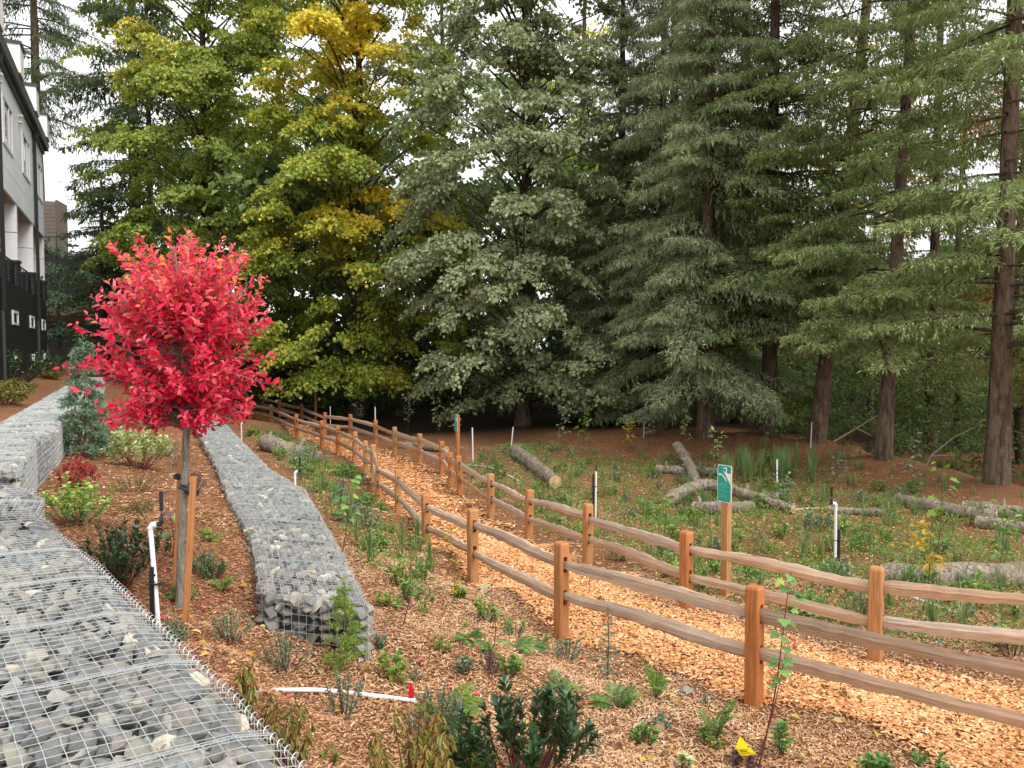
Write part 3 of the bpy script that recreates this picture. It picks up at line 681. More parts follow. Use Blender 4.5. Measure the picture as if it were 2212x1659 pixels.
riser(1286, 1133, 1.0, 'white riser with a tall black stake in the middle of the meadow', (.01, 0), stake=(-.04, .95), cap=.12)
riser(1390, 945, 1.1, 'thin grey riser in the shade under the spruces', (.06, 0), r=.014)
riser(1679, 1068, .82, 'white riser in front of the tall grass patch', (-.02, 0), cap=0, elbow=0, r=.02)
riser(1751, 967, .75, 'thin pale riser on the mulch bank in front of the leaning fir trunk', (.02, 0), r=.013)
riser(1804, 1233, 1.0, 'tall white riser with elbow behind the second fence', (-.01, 0), elbow=-1, stake=(.045, .62), r=.021)
def pipe(px, label, r=.017, lift=.02):
    P = [at(u, v) + (0, 0, lift) for u, v in px]; P = smooth_poly(P, 2); G = Geo(); c = P.mean(0); gt(G, P - c, r, 10)
    o = G.obj('irrigation_pipe', M['pvc'], None, smooth=True, label=label, cat='pipe', loc=tuple(c)); return o
pipe([(545, 1502), (620, 1496), (700, 1496), (800, 1508), (900, 1520)], 'white plastic pipe curving over the mulch in front of the gabion walls')
pipe([(1745, 1226), (1800, 1230), (1870, 1258), (1960, 1290), (2065, 1327)], 'white plastic pipe lying behind the second fence at the right')
pipe([(1690, 1107), (1740, 1100), (1815, 1099), (1830, 1102)], 'white pipe lying across the meadow beside the small grey log', .015)
pipe([(1010, 1006), (1060, 1010), (1090, 1024), (1120, 1040)], 'white pipe running down from the riser near the middle sign', .02)
# ------------------------------------------------------------------ logs
def log(px, r, label, lift=None, taper=.75, seed=0, stub=True, zs=None):
    rng = np.random.default_rng(seed); P = []
    for i, (u, v) in enumerate(px):
        z = (zs[i] if zs else 0); p = at(u, v); p[2] += r * .75 + z; P.append(p)
    P = smooth_poly(P, 1); P = resample(P, .13); k = len(P); c = P.mean(0)
    root = thing('log', label, 'log', tuple(c)); P = P - c
    R = np.linspace(r, r * taper, k) * (1 + rng.normal(0, .05, k)); G = Geo(); P = P + rng.normal(0, r * .05, P.shape); gt(G, P, R, 18, cap=False, jit=.075, rng=rng)
    for _ in range(3 if stub else 0):
        i = rng.integers(1, k - 1); d = rv(rng, 1)[0]; d[2] = abs(d[2]); gt(G, [P[i], P[i] + d * r * 1.7], [r * .35, r * .2], 7)
    G.obj('trunk', M['log'], root, smooth=True)
    for e, n_ in ((0, 1), (-1, -2)):
        T = nrm((P[e] - P[n_])[None])[0]; E = Geo(); gt(E, [P[e] - T * .01, P[e] + T * .012], R[e] * .98, 14); E.obj('cut_face', M['cut'], root)
log([(1113, 985), (1150, 1012), (1200, 1055)], .20, 'thick log with shaggy bark pointing towards the path, left part of meadow', seed=1)
log([(1420, 1022), (1500, 1027), (1575, 1028)], .13, 'straight log lying flat under the crossed shorter log', seed=2)
log([(1464, 1000), (1484, 1018), (1506, 1055)], .14, 'short grey log propped across another log', seed=3, zs=[.35, .22, .0], taper=.8)
log([(1440, 1095), (1475, 1082), (1530, 1078), (1590, 1085), (1650, 1098), (1712, 1112)], .15, 'pale curved log arching behind the nearest green sign', seed=4, zs=[0, .12, .25, .15, .05, 0], taper=.6)
log([(1500, 1108), (1560, 1110), (1625, 1106)], .15, 'mossy log half hidden in front of the arched log', seed=5)
log([(1588, 1085), (1640, 1084), (1692, 1080)], .12, 'split reddish log end beside the white riser in the meadow', seed=6)
log([(1790, 1109), (1850, 1112), (1912, 1114)], .09, 'thin grey log lying in the weeds in the middle of the meadow', seed=7)
log([(1938, 1090), (2010, 1104), (2090, 1120), (2150, 1125)], .15, 'brown log with peeling bark below the mulch bank', seed=8)
log([(2080, 1108), (2150, 1115), (2290, 1128)], .15, 'upper pale log at the right edge of the photo', seed=9)
log([(2112, 1138), (2170, 1146), (2290, 1165)], .13, 'dark lower log at the right edge under the pale log', seed=10)
log([(1905, 1262), (1980, 1268), (2060, 1262), (2140, 1262), (2290, 1262)], .16, 'large grey log with furrowed bark behind the fence at the right', seed=11, taper=1.1)
log([(577, 972), (620, 985), (690, 1000)], .24, 'log with a round sawn end between the long gabion wall and the fence', seed=12, taper=.55)
log([(850, 968), (900, 970), (965, 978)], .13, 'old log lying just beyond the far fence', seed=13)
# ------------------------------------------------------------------ conifers
def fir_geo(seed, H, z0, Lmax, droop=.45, hang=.8, top=.9, dens=1.0, spray=.2, gap=.42, per=5, az=None, zmax=None, sparse=0.0, rag=0, kq=8, asp=.24):
    rng = np.random.default_rng(seed); wood = Geo(); P = []; A = []; N = []; Ls = []; vv = []
    z = z0
    while z < (zmax or H * .97):
        fz = (z - z0) / (H - z0); Lb = Lmax * (1 - fz) ** (.95 if rag else .75) * (.75 + .25 * min(1, (z - z0) / 2.5 + .3))
        for k in range(per):
            if rng.random() < sparse + rag * fz: continue
            a = rng.random() * 2 * np.pi if az is None else az[0] + (az[1] - az[0]) * rng.random()
            L = Lb * rng.uniform(.6, 1.12); d = np.array([math.cos(a), math.sin(a), 0.]); sd = np.array([-d[1], d[0], 0]); zb = z + rng.normal(0, .15)
            c1 = rng.uniform(-.05, .2); c2 = droop * rng.uniform(.6, 1.2)
            f = lambda s: np.array([0, 0, zb]) + d * (L * s)[..., None] * .95 + np.array([0, 0, 1.]) * (L * (c1 * s - c2 * s ** 2 + .25 * c2 * s ** 4))[..., None]
            s = np.linspace(0, 1, 5); gt(wood, f(s), np.linspace(.028, .006, 5) * (L / 3 + .3), 4, cap=False)
            nb = max(5, int(L / .17 * dens)); sj = np.repeat(np.linspace(.14, 1, nb), 2); side = np.tile([1., -1.], nb)
            l = np.minimum(.42 * L * (1.05 - sj) + .22, 1.0) * rng.uniform(.7, 1.15, 2 * nb)
            B = f(sj); dd = nrm(sd[None] * side[:, None] * .9 + d[None] * .75 + rng.normal(0, .12, (2 * nb, 3)))
            kk = kq
            t_ = (np.arange(kk) + .6)[None] / kk + rng.normal(0, .05, (2 * nb, kk))
            Q = B[:, None] + dd[:, None] * (l[:, None] * t_)[..., None]; Q[..., 2] -= l[:, None] * hang * .45 * t_ ** 2
            Q += rng.normal(0, .03, Q.shape)
            q = Q.reshape(-1, 3); D = np.repeat(dd, kk, 0); n = len(q)
            # hanging sprays
            ax = D * .45 + np.array([0, 0, -hang]) + rng.normal(0, .25, (n, 3)); P.append(q); A.append(ax); N.append(rv(rng, n)); Ls.append(spray * rng.uniform(.7, 1.3, n)); vv.append(rng.beta(2, 3, n) * .7)
            # upper sprays, lighter in colour towards the branch ends
            ax = D + np.array([0, 0, -.15]) + rng.normal(0, .3, (n, 3)); P.append(q); A.append(ax); N.append(np.array([[0, 0, 1.]]) + rng.normal(0, .4, (n, 3))); Ls.append(spray * rng.uniform(.6, 1.1, n)); vv.append(.25 + rng.beta(2, 3, n) * .75 * (.5 + .5 * np.repeat(sj, kk)))
        z += gap * rng.uniform(.75, 1.25)
    P, A, N, Ls, vv = map(np.concatenate, (P, A, N, Ls, vv))
    fo = Geo().add(*leaves(P, A, N, Ls, Ls * asp, fold=.1, curl=.1), v=np.repeat(np.clip(vv, 0, 1), 4))
    return wood, fo
def trunk_geo(H, r0, bend=(0, 0), lean=(0, 0), seed=0, n=12):
    rng = np.random.default_rng(seed); s = np.linspace(0, 1, 16); P = np.stack([lean[0] * s + bend[0] * np.sin(s * np.pi), lean[1] * s + bend[1] * np.sin(s * np.pi), H * s - .3], 1)
    R = r0 * ((1 - s) ** .8 * .85 + .03 + .30 * np.exp(-s * 60)); R[1] = r0 * .92
    return gt(Geo(), P, R, n, cap=False, jit=.03, rng=rng)
FIRS = {}
def firmesh(key, mt, **k):
    w, f = fir_geo(**k); FIRS[key] = (w.mesh('limbs', M['darkbark']), f.mesh('crown', M[mt]))
firmesh('skirt', 'spruce', seed=1, H=26, z0=1.3, Lmax=4.2, droop=.42, hang=1.0, spray=.17, per=6, gap=.40, rag=.5, kq=9, dens=1.1)
firmesh('skirt2', 'fir', seed=2, H=28, z0=3.2, Lmax=4.2, droop=.35, hang=.8, spray=.18, rag=.7)
firmesh('open', 'fir', seed=3, H=28, z0=2.8, Lmax=4.3, droop=.3, hang=.65, sparse=.4, gap=.44, spray=.165, rag=.35, kq=9, dens=1.15)
firmesh('high', 'darkfir', seed=6, H=42, z0=19, Lmax=8, droop=.35, hang=1.0, gap=.8, spray=.3, dens=.5, sparse=.2, kq=6)
firmesh('tall', 'darkfir', seed=4, H=32, z0=5, Lmax=4.4, droop=.5, hang=1.1, gap=.65, spray=.28, dens=.7, sparse=.25, kq=6)
def conifer(name, key, p, H, r, label, lean=(0, 0), bend=(0, 0), rot=0, sc=1.0, group=None, seed=0, cat='tree', bark='firbark', scz=None):
    root = thing(name, label, cat, (p[0], p[1], p[2]), group=group)
    trunk_geo(H, r, bend, lean, seed).obj('trunk', M[bark], root, smooth=True)
    for nm, me in zip(('limbs', 'crown'), FIRS[key]):
        o = link(nm, me, root, (0, 0, 0), (math.atan2(-lean[1], H) , math.atan2(lean[0], H), rot), (sc, sc, scz or sc), kind='stuff')
    return root
def base(u, v): return at(u, v)
conifer('spruce_tree', 'skirt', at(1524, 944), 26, .27, 'grey green spruce with low drooping skirt behind the nearest green sign', rot=.4, seed=1)
conifer('spruce_tree', 'skirt', at(1427, 922), 25, .24, 'grey green spruce with drooping skirt, left one at the forest edge', rot=2.4, sc=1.02, seed=2)
conifer('spruce_tree', 'skirt', py(1340, 905, 31) * (1, 1, 0) + (0, 0, -.2), 22, .3, 'spruce with hanging twigs beside the grey leaved tree', rot=4.0, sc=.8, seed=12)
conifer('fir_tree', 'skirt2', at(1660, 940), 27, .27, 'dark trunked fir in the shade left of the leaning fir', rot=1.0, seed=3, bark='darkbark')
conifer('fir_tree', 'open', at(1763, 952), 28, .25, 'tall fir leaning right on the mulch bank with bare lower trunk', lean=(2.9, .6), rot=.5, seed=4)
conifer('fir_tree', 'open', at(1907, 990), 27, .20, 'slimmer fir between the leaning fir and the right hand trunk', lean=(1.3, .4), rot=2.2, sc=.92, seed=5)
conifer('fir_tree', 'open', at(2152, 1043), 30, .245, 'stout fir trunk at the right end of the mulch bank', lean=(.4, .2), rot=3.6, sc=.95, seed=6)
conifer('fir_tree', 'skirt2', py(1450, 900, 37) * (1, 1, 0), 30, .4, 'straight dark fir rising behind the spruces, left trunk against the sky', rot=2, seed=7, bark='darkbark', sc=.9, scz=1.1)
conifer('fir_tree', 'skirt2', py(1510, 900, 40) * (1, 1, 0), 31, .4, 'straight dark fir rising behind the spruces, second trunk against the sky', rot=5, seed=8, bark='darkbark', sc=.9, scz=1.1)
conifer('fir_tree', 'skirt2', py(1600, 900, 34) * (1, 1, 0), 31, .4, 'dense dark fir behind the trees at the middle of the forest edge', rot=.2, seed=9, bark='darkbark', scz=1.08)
conifer('fir_tree', 'open', py(2010, 900, 30) * (1, 1, 0) + (0, 0, -1.4), 30, .25, 'fir set back between the two right hand trunks', rot=1.3, seed=10, sc=1.1)
conifer('fir_tree', 'open', py(2290, 900, 22) * (1, 1, 0) + (0, 0, -1.3), 28, .26, 'fir beyond the right edge reaching its branches into view', rot=4.6, seed=11, sc=1.1)
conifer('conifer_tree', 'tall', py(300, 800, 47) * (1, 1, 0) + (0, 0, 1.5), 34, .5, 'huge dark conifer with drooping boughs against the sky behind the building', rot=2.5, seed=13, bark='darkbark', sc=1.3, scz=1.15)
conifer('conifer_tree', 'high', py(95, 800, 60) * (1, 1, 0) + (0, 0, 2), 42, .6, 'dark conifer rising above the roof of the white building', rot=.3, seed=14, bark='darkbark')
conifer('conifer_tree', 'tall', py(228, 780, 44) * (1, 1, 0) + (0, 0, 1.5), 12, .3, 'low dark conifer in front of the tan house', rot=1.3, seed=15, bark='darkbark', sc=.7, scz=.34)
# ------------------------------------------------------------------ broadleaf trees
def pad_leaves(rng, c, r, od, n, L, vmid, spread, thick=.32, tilt=.3):
    k = rng.integers(7, 12); th = rng.random(k) * 6.28; rr = np.sqrt(rng.random(k)) * r * .85
    sc = np.stack([rr * np.cos(th), rr * np.sin(th) * .95], 1); which = rng.integers(0, k, n)
    xy = sc[which] + rng.normal(0, r * .17, (n, 2)); rho = np.linalg.norm(xy, axis=1) / r
    td = np.array([-od[1], od[0]]); X = xy[:, :1] * od[None] + xy[:, 1:] * td[None]
    sub = rng.normal(0, .12 * r, k)[which]
    z = thick * r * (1 - rho ** 2) - tilt * xy[:, 0] + sub - np.abs(rng.normal(0, .13 * r, n)) ** 1.0
    P = np.concatenate([X, z[:, None]], 1) + c
    rad_ = np.concatenate([nrm(X), np.zeros((n, 1))], 1)
    N = np.array([0, 0, .75]) + rad_ * .35 + np.array([od[0], od[1], 0]) * .5 + rng.normal(0, .42, (n, 3))
    A = rad_ * .6 + np.array([0, 0, -.45]) + rng.normal(0, .55, (n, 3))
    v = np.clip(vmid + rng.normal(0, spread, n) + sub / r * .3, 0, 1)
    return P, A, N, L * rng.uniform(.7, 1.25, n), v
def broadleaf(name, label, p, H, r0, env, npads, nl, L, mt, vfun, seed, asp=.85, padr=(.7, 1.5), limbs=True, face=.72, bark='darkbark', spread=.13, lobes=True, tilt=.3, cat='tree'):
    rng = np.random.default_rng(seed); root = thing(name, label, cat, tuple(p))
    W = trunk_geo(H, r0, (rng.normal(0, .3), 0), seed=seed)
    zz = [e[0] for e in env]; re = [e[1] for e in env]; Ps = []; As = []; Ns = []; Ls = []; vs_ = []
    toc = math.atan2(-p[1], -p[0])
    for k in range(npads):
        z = zz[0] + (zz[-1] - zz[0]) * (k + rng.random()) / npads; R = np.interp(z, zz, re)
        a = toc + rng.uniform(-1.75, 1.75) if rng.random() < face else rng.random() * 6.28
        od = np.array([math.cos(a), math.sin(a)]); q = R * rng.uniform(.55, 1.0) ** .6
        if rng.random() < .34: q *= rng.uniform(.1, .6)
        r = rng.uniform(*padr) * (.7 + .3 * R / max(re)); c = np.array([od[0] * q, od[1] * q, z + rng.normal(0, .2)])
        u, v = proj(np.asarray(p) + c); vm = vfun(u, v, z, rng)
        X = pad_leaves(rng, c, r, od, int(nl * r * r), L, vm, spread, tilt=tilt)
        for lst, x in zip((Ps, As, Ns, Ls, vs_), X): lst.append(x)
        if limbs and k % 2 == 0:
            b0 = np.array([0, 0, max(1.0, z - q * .55 - .3)]); gt(W, smooth_poly([b0, b0 * .5 + c * .5 + (0, 0, .15), c + (0, 0, -.15)], 1), np.linspace(.07, .015, 6)[:len(smooth_poly([b0, c, c], 1))] * (r0 / .3), 5, cap=False) if False else gt(W, [b0, b0 * .45 + c * .55 + (0, 0, .2), c - (0, 0, .12)], [r0 * .17, r0 * .10, .012], 5, cap=False)
            for _ in range(4):
                d = rv(rng, 1)[0] * r * .8; d[2] = abs(d[2]) * .3; gt(W, [c - (0, 0, .12), c + d], [.018, .006], 4, cap=False)
    W.obj('trunk', M[bark], root, smooth=True)
    P, A, N, Lx, v = map(np.concatenate, (Ps, As, Ns, Ls, vs_))
    Geo().add(*leaves(P, A, N, Lx, Lx * asp, fold=.12, curl=.2), v=np.repeat(v, 4)).obj('crown', M[mt], root, kind='stuff')
    return root
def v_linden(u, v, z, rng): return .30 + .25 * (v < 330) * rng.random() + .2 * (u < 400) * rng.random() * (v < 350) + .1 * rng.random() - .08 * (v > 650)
def blobs(L, u, v): return max([0] + [a * math.exp(-((u - x) / sx) ** 2 - ((v - y) / sy) ** 2) for x, y, sx, sy, a in L])
GOLD = [(745, 90, 110, 100, .85), (700, 215, 100, 60, .5), (815, 445, 125, 60, .95), (620, 190, 60, 60, .45), (640, 500, 90, 50, .35), (780, 560, 60, 40, .2), (620, 690, 60, 60, .3), (830, 710, 70, 40, .3), (900, 850, 80, 40, .25), (960, 480, 60, 40, .3), (860, 250, 80, 60, .3), (900, 60, 90, 60, .3)]
def v_maple(u, v, z, rng): return .15 + .14 * rng.random() + blobs(GOLD, u, v)
def v_silver(u, v, z, rng): return .38 + .3 * rng.random() - .1 * (v > 700)
P0 = lambda u, Y, z=None: np.array([(u - CX) / FX * Y, Y, g1((u - CX) / FX * Y, Y) if z is None else z])
broadleaf('linden_tree', 'tall green tree with yellowing tips behind the red tree', P0(455, 40), 27, .35, [(1.2, 4.2), (4, 4.8), (9, 4.5), (15, 4.0), (21, 3.7), (27, 2)], 250, 300, .185, 'linden', v_linden, 31)
broadleaf('maple_tree', 'maple turning gold, its low boughs hanging over the far fence', P0(770, 36), 26, .35, [(1.6, 4.4), (4.5, 5.4), (9, 5.2), (13, 4.5), (18, 4.0), (22, 3.4), (26, 1.5)], 250, 300, .18, 'maple', v_maple, 32)
broadleaf('silver_leaved_tree', 'grey green broadleaf tree with large coarse leaves in the middle of the forest edge', P0(1130, 31), 22, .35, [(.7, 3.2), (2, 4.4), (4.5, 4.9), (8, 4.8), (12, 4.3), (15, 3.6), (19, 3.4), (24, 1.5)], 290, 320, .185, 'silver', v_silver, 33, asp=.7, tilt=.45, padr=(.6, 1.25))
broadleaf('maple_tree', 'small yellow maple glowing behind the spruces', P0(1345, 36), 12, .2, [(6, 1.5), (9, 2.4), (12, 1.2)], 22, 150, .19, 'yellow', lambda *a: .5, 34, padr=(.5, .9))
broadleaf('thin_crowned_tree', 'sparse yellowing tree with bare twigs against the sky at the top centre', P0(1270, 42), 30, .3, [(9, 3.5), (16, 4.5), (24, 4.5), (30, 2)], 60, 80, .2, 'maple', lambda u, v, z, r: .25 + .4 * r.random(), 35, padr=(.6, 1.1))
broadleaf('understorey_tree', 'leafy green tree filling the gap between the maple and the tall linden', P0(620, 46), 30, .3, [(2, 3.5), (8, 5), (16, 5), (24, 4.5), (30, 3)], 120, 150, .22, 'linden', lambda u, v, z, r: .3 + .2 * r.random(), 36)
broadleaf('understorey_tree', 'dull green tree half hidden behind the grey leaved tree', P0(950, 45), 31, .3, [(3, 3.5), (8, 5), (16, 5), (25, 4.5), (31, 3)], 120, 140, .22, 'silver', lambda u, v, z, r: .2 + .2 * r.random(), 37)
broadleaf('understorey_tree', 'tall green tree behind the linden, its top filling the gap beside the dark conifer', P0(330, 50), 33, .3, [(8, 3), (14, 4.2), (24, 4.5), (33, 3)], 80, 130, .23, 'linden', lambda u, v, z, r: .3 + .2 * r.random(), 43)
broadleaf('low_bush', 'pale green bush at the forest edge right of the grey leaved tree', P0(1262, 28.5), 4.0, .07, [(1.0, 1.4), (2.2, 1.7), (3.4, 1.0)], 22, 300, .14, 'silver', lambda u, v, z, r: .6 + .25 * r.random(), 38, padr=(.4, .7), cat='bush')
broadleaf('low_bush', 'shrubby tree under the dark canopy beside the tan house', P0(130, 42, 2), 8, .1, [(1.0, 2.2), (4, 2.4), (7, 1.0)], 34, 190, .15, 'bluegreen', lambda u, v, z, r: .1 + .3 * r.random(), 39, padr=(.5, .9), cat='bush')
broadleaf('russet_cedar', 'tree with dead rust red foliage behind the right hand firs', P0(2080, 34, -1.4), 18, .25, [(2, 2.5), (7, 3.2), (13, 2.8), (18, 1)], 50, 150, .2, 'russet', lambda u, v, z, r: .35 + .55 * r.random(), 40, asp=.35, tilt=.6)
broadleaf('russet_cedar', 'rust tinged tree filling the gap beside the right hand trunk', P0(2215, 27, -1.4), 16, .2, [(2, 2.0), (7, 2.8), (12, 2.4), (16, 1)], 40, 150, .17, 'russet', lambda u, v, z, r: .25 + .6 * r.random(), 41, asp=.35, tilt=.6)
broadleaf('maple_tree', 'yellow leaved maple glimpsed between the tall firs at the right', P0(1880, 39, -1.2), 20, .2, [(11, 2.0), (15, 2.8), (20, 1.5)], 34, 110, .19, 'yellow', lambda *a: .5, 42, padr=(.5, .9))
# woodland mass further back, with a leaf canopy added overhead to darken the floor
rng = np.random.default_rng(50); Ps = []; As = []; Ns = []; Ls = []; vs_ = []
def mass(x0, x1, y0, y1, z0, z1, n, r, L, vm, dens, hole=0.):
    for _ in range(n):
        x = rng.uniform(x0, x1); y = rng.uniform(y0, y1); z = rng.uniform(z0, z1)
        od = nrm(np.array([-x, -y]))
        X = pad_leaves(rng, np.array([x, y, z]), rng.uniform(*r), od, int(dens), L, vm + rng.normal(0, .08), .12)
        for lst, q in zip((Ps, As, Ns, Ls, vs_), X): lst.append(q)
mass(-26, 46, 49, 58, -1, 9, 230, (2, 3.2), .46, .3, 170)
mass(-17, 10, 40, 49, -.3, 5, 90, (1.6, 2.6), .3, .12, 230)
mass(-26, 6, 50, 62, 8, 22, 120, (2, 3.2), .46, .35, 170)
mass(6, 46, 52, 64, 9, 18, 50, (1.5, 2.6), .42, .4, 170)
mass(-12, 10, 34, 50, 7, 12, 80, (2, 3), .42, .3, 150)
mass(8, 30, 40, 52, 0, 9, 90, (1.6, 2.6), .34, .3, 190)
P, A, N, Lx, v = map(np.concatenate, (Ps, As, Ns, Ls, vs_))
Geo().add(*leaves(P, A, N, Lx, Lx * .8, fold=.12, curl=.2), v=np.repeat(v, 4)).obj('woodland', M['woods'], kind='stuff', label='dense green woodland standing behind the front row of trees')
# undergrowth at the forest edge
Ps.clear(); As.clear(); Ns.clear(); Ls.clear(); vs_.clear()
mass(9, 24, 23, 38, -1.2, 2.0, 170, (.6, 1.2), .13, .4, 150)
mass(-9, 9, 36, 46, -.2, 1.4, 60, (.6, 1.3), .14, .1, 120)
P, A, N, Lx, v = map(np.concatenate, (Ps, As, Ns, Ls, vs_)); P[:, 2] += 0
Geo().add(*leaves(P, A, N, Lx, Lx * .8), v=np.repeat(v, 4)).obj('undergrowth', M['woods'], kind='stuff', label='dim leafy undergrowth below the firs')
# bare fallen branches in the undergrowth
for px, lb in (([(1985, 1040), (2010, 985), (2060, 945), (2110, 920)], 'bare grey branch leaning in the undergrowth left of the right hand trunk'), ([(1800, 955), (1850, 925), (1900, 895)], 'dark fallen branch behind the leaning fir')):
    Pp = np.array([py(u, v, 21.5) for u, v in px]); c = Pp.mean(0); gg = Geo(); gt(gg, Pp - c, np.linspace(.035, .01, len(Pp)), 6); gt(gg, [Pp[1] - c, (Pp[1] + Pp[-1]) / 2 - c + (.1, 0, -.4)], [.02, .008], 5)
    gg.obj('fallen_branch', M['youngbark'], label=lb, cat='branch', loc=tuple(c))
print('TRIS after trees', TOTAL[0])
# ------------------------------------------------------------------ white and black town houses
FACX = np.array([.44, -.90]) / np.hypot(.44, .90); OUT = np.array([.90, .44]) / np.hypot(.44, .90); FAR = np.array([-24.12, 40.0])
M['panel'] = plain('grey_white_panel', (.76, .80, .87), .55, var=.06, scale=.6)
M['stucco'] = plain('white_render', (.80, .79, .80), .7, var=.04, scale=2)
M['blacksiding'] = plain('black_cladding', (.012, .012, .013), .5)
M['fascia'] = plain('dark_grey_fascia', (.05, .052, .055), .5)
M['frame'] = plain('white_window_frame', (.70, .70, .70), .4)
M['recess'] = plain('balcony_recess_wall', (.40, .39, .39), .8)
mg, n_, l_, b_ = mat('window_glass'); b_.inputs['Base Color'].default_value = (.02, .03, .028, 1); b_.inputs['Roughness'].default_value = .04; b_.inputs['Specular IOR Level'].default_value = .8; M['glass'] = mg
def fb(t0, t1, d0, d1, z0, z1):
    """box in facade coordinates: t along towards the camera, d outwards, z up (local, root at the far corner)"""
    V, F = box(t0, t1, d0, d1, z0, z1)
    W = V[:, :1] * FACX[None] + V[:, 1:2] * OUT[None]
    return np.concatenate([W, V[:, 2:]], 1), F[:, ::-1]
GZ = 2.2
root = thing('town_house', 'white and black modern town house terrace at the left edge', 'building', (FAR[0], FAR[1], 0))
def bp(name, m, *boxes, parent=None):
    G = Geo()
    for b in boxes: G.addVF(fb(*b))
    return G.obj(name, M[m], parent or root)
TE = 26.0
bp('podium_wall', 'blacksiding', (0, TE, -9, 0, GZ - 1, 5.52))
bp('upper_wall', 'recess', (.05, TE, -9, -.08, 8.80, 13.25), (.05, TE, -9, -2.4, 5.52, 8.80))
bp('roof', 'fascia', (-.25, TE, -9.2, .28, 13.25, 13.72), (-.1, TE, -9.1, .12, 13.05, 13.25))
rows = [(8.80, 9.62), (9.64, 10.42), (10.44, 12.22), (12.24, 13.04)]
wins = [(.45, 2.9), (5.75, 8.3), (11.1, 13.6), (16.4, 18.9), (21.8, 24.3)]
cuts = [0.02, .45, 2.9, 4.2, 5.75, 8.3, 9.7, 11.1, 13.6, 15.0, 16.4, 18.9, 20.3, 21.8, 24.3, TE]
for (a, b) in rows:
    for c0, c1 in zip(cuts[:-1], cuts[1:]):
        if (a, b) == rows[2] and (c0, c1) in [(w0, w1) for w0, w1 in wins]: continue
        bp('cladding_panel', 'panel', (c0 + .012, c1 - .012, -.08, 0.0, a, b))
for w0, w1 in wins:
    f = bp('window', 'frame', (w0, w0 + .10, -.1, .04, 10.42, 12.22), (w1 - .10, w1, -.1, .04, 10.42, 12.22), (w0 + .1, w1 - .1, -.1, .04, 12.10, 12.22), (w0 + .1, w1 - .1, -.1, .04, 10.42, 10.54), (w0 + .78, w0 + .86, -.1, .03, 10.54, 12.10), (w1 - .5, w1 - .42, -.1, .03, 10.54, 12.10))
    for a, b in ((w0 + .1, w0 + .78), (w0 + .86, w1 - .5), (w1 - .42, w1 - .1)): bp('pane', 'glass', (a, b, -.06, -.02, 10.54, 12.10), parent=f)
for tf in (0.0, 4.75, 10.1, 15.4, 20.7):
    bp('fin_wall', 'stucco', (tf, tf + .28, -2.4, -.02, 6.57, 7.65), (tf, tf + .28, -2.4, -.02, 7.68, 8.795))
    pr_ = bp('pier', 'blacksiding', (tf - .05, tf + .5, -1.1, .03, 5.525, 6.48)); bp('cap', 'fascia', (tf - .09, tf + .55, -1.16, .08, 6.48, 6.56), parent=pr_)
    bx = [(tf + .55, tf + 4.6, -.10, -.06, 6.40, 6.45)] + [(tf + .55, tf + 4.6, -.09, -.07, 5.6 + .12 * k, 5.625 + .12 * k) for k in range(7)] + [(tf + q, tf + q + .05, -.11, -.05, 5.5, 6.45) for q in (.6, 2.5, 4.4)]
    bp('railing', 'fascia', *bx)
    bp('parapet', 'stucco', (tf - .15, tf + .95, -1.5, .34, 13.722, 14.8)); bp('parapet_cap', 'fascia', (tf - .2, tf + 1.0, -1.55, .40, 14.8, 14.92))
    f = bp('small_window', 'frame', (tf + 1.0, tf + 1.14, -.05, .05, 3.98, 4.52), (tf + 2.3, tf + 2.5, -.05, .05, 3.98, 4.52), (tf + 1.14, tf + 2.3, -.05, .05, 4.42, 4.52), (tf + 1.14, tf + 2.3, -.05, .05, 3.98, 4.06)); bp('pane', 'glass', (tf + 1.14, tf + 2.3, -.03, .02, 4.06, 4.42), parent=f)
    bp('wall_light', 'frame', (tf + 1.9, tf + 2.05, 0, .1, 2.55, 2.85))
    bp('vent_hood', 'frame', (tf + 4.1, tf + 4.35, 0, .16, 12.55, 12.62), (tf + 4.1, tf + 4.35, 0, .13, 12.3, 12.36))
for td in (4.3, 15.0): bp('downpipe', 'blacksiding', (td, td + .14, .03, .16, 4.4, 13.0), (td - .05, td + .2, .02, .25, 12.8, 13.05)); bp('lower_downpipe', 'fascia', (td + .02, td + .12, .01, .1, GZ - .2, 4.4))
# tan house behind
M['tan'] = plain('tan_siding', (.19, .16, .135), .8, var=.1, scale=1); M['tand'] = plain('brown_beam', (.16, .125, .10), .8); M['dark'] = plain('dark_opening', (.012, .012, .014), .6)
cB = py(160, 700, 58); cB[2] = 1.8
rb = thing('tan_house', 'tan house with lap siding and dark balcony, mostly hidden by conifers at the left', 'building', tuple(cB), (0, 0, rad(14)))
def tb(name, m, *bs, parent=None):
    G = Geo()
    for b in bs: G.addVF(box(*b))
    return G.obj(name, M[m], parent or rb)
tb('wall', 'tan', (-9, 5.5, .2, 9, -1, 8.4)); tb('upper_wall', 'tan', (-9, -1.1, .05, 2.2, 8.4, 12.2))
for k in range(9): tb('siding_board', 'tan', (-9, -1.05, 0.0, .05, 9.6 + k * .28, 9.6 + k * .28 + .258))
tb('corner_board', 'tand', (-1.05, -.9, -.03, 2.3, 8.4, 12.3)); tb('balcony_beam', 'tand', (-6, 5.8, -1.6, .2, 3.7, 4.5)); tb('garage_opening', 'dark', (-5, 5, .1, .2, -.5, 3.3))
f = tb('window', 'dark', (-2.2, 1.0, .12, .2, 4.9, 8.2), (1.4, 3.8, .12, .2, 4.9, 8.2)); tb('window_post', 'tand', (1.0, 1.4, .05, .2, 4.6, 8.3))
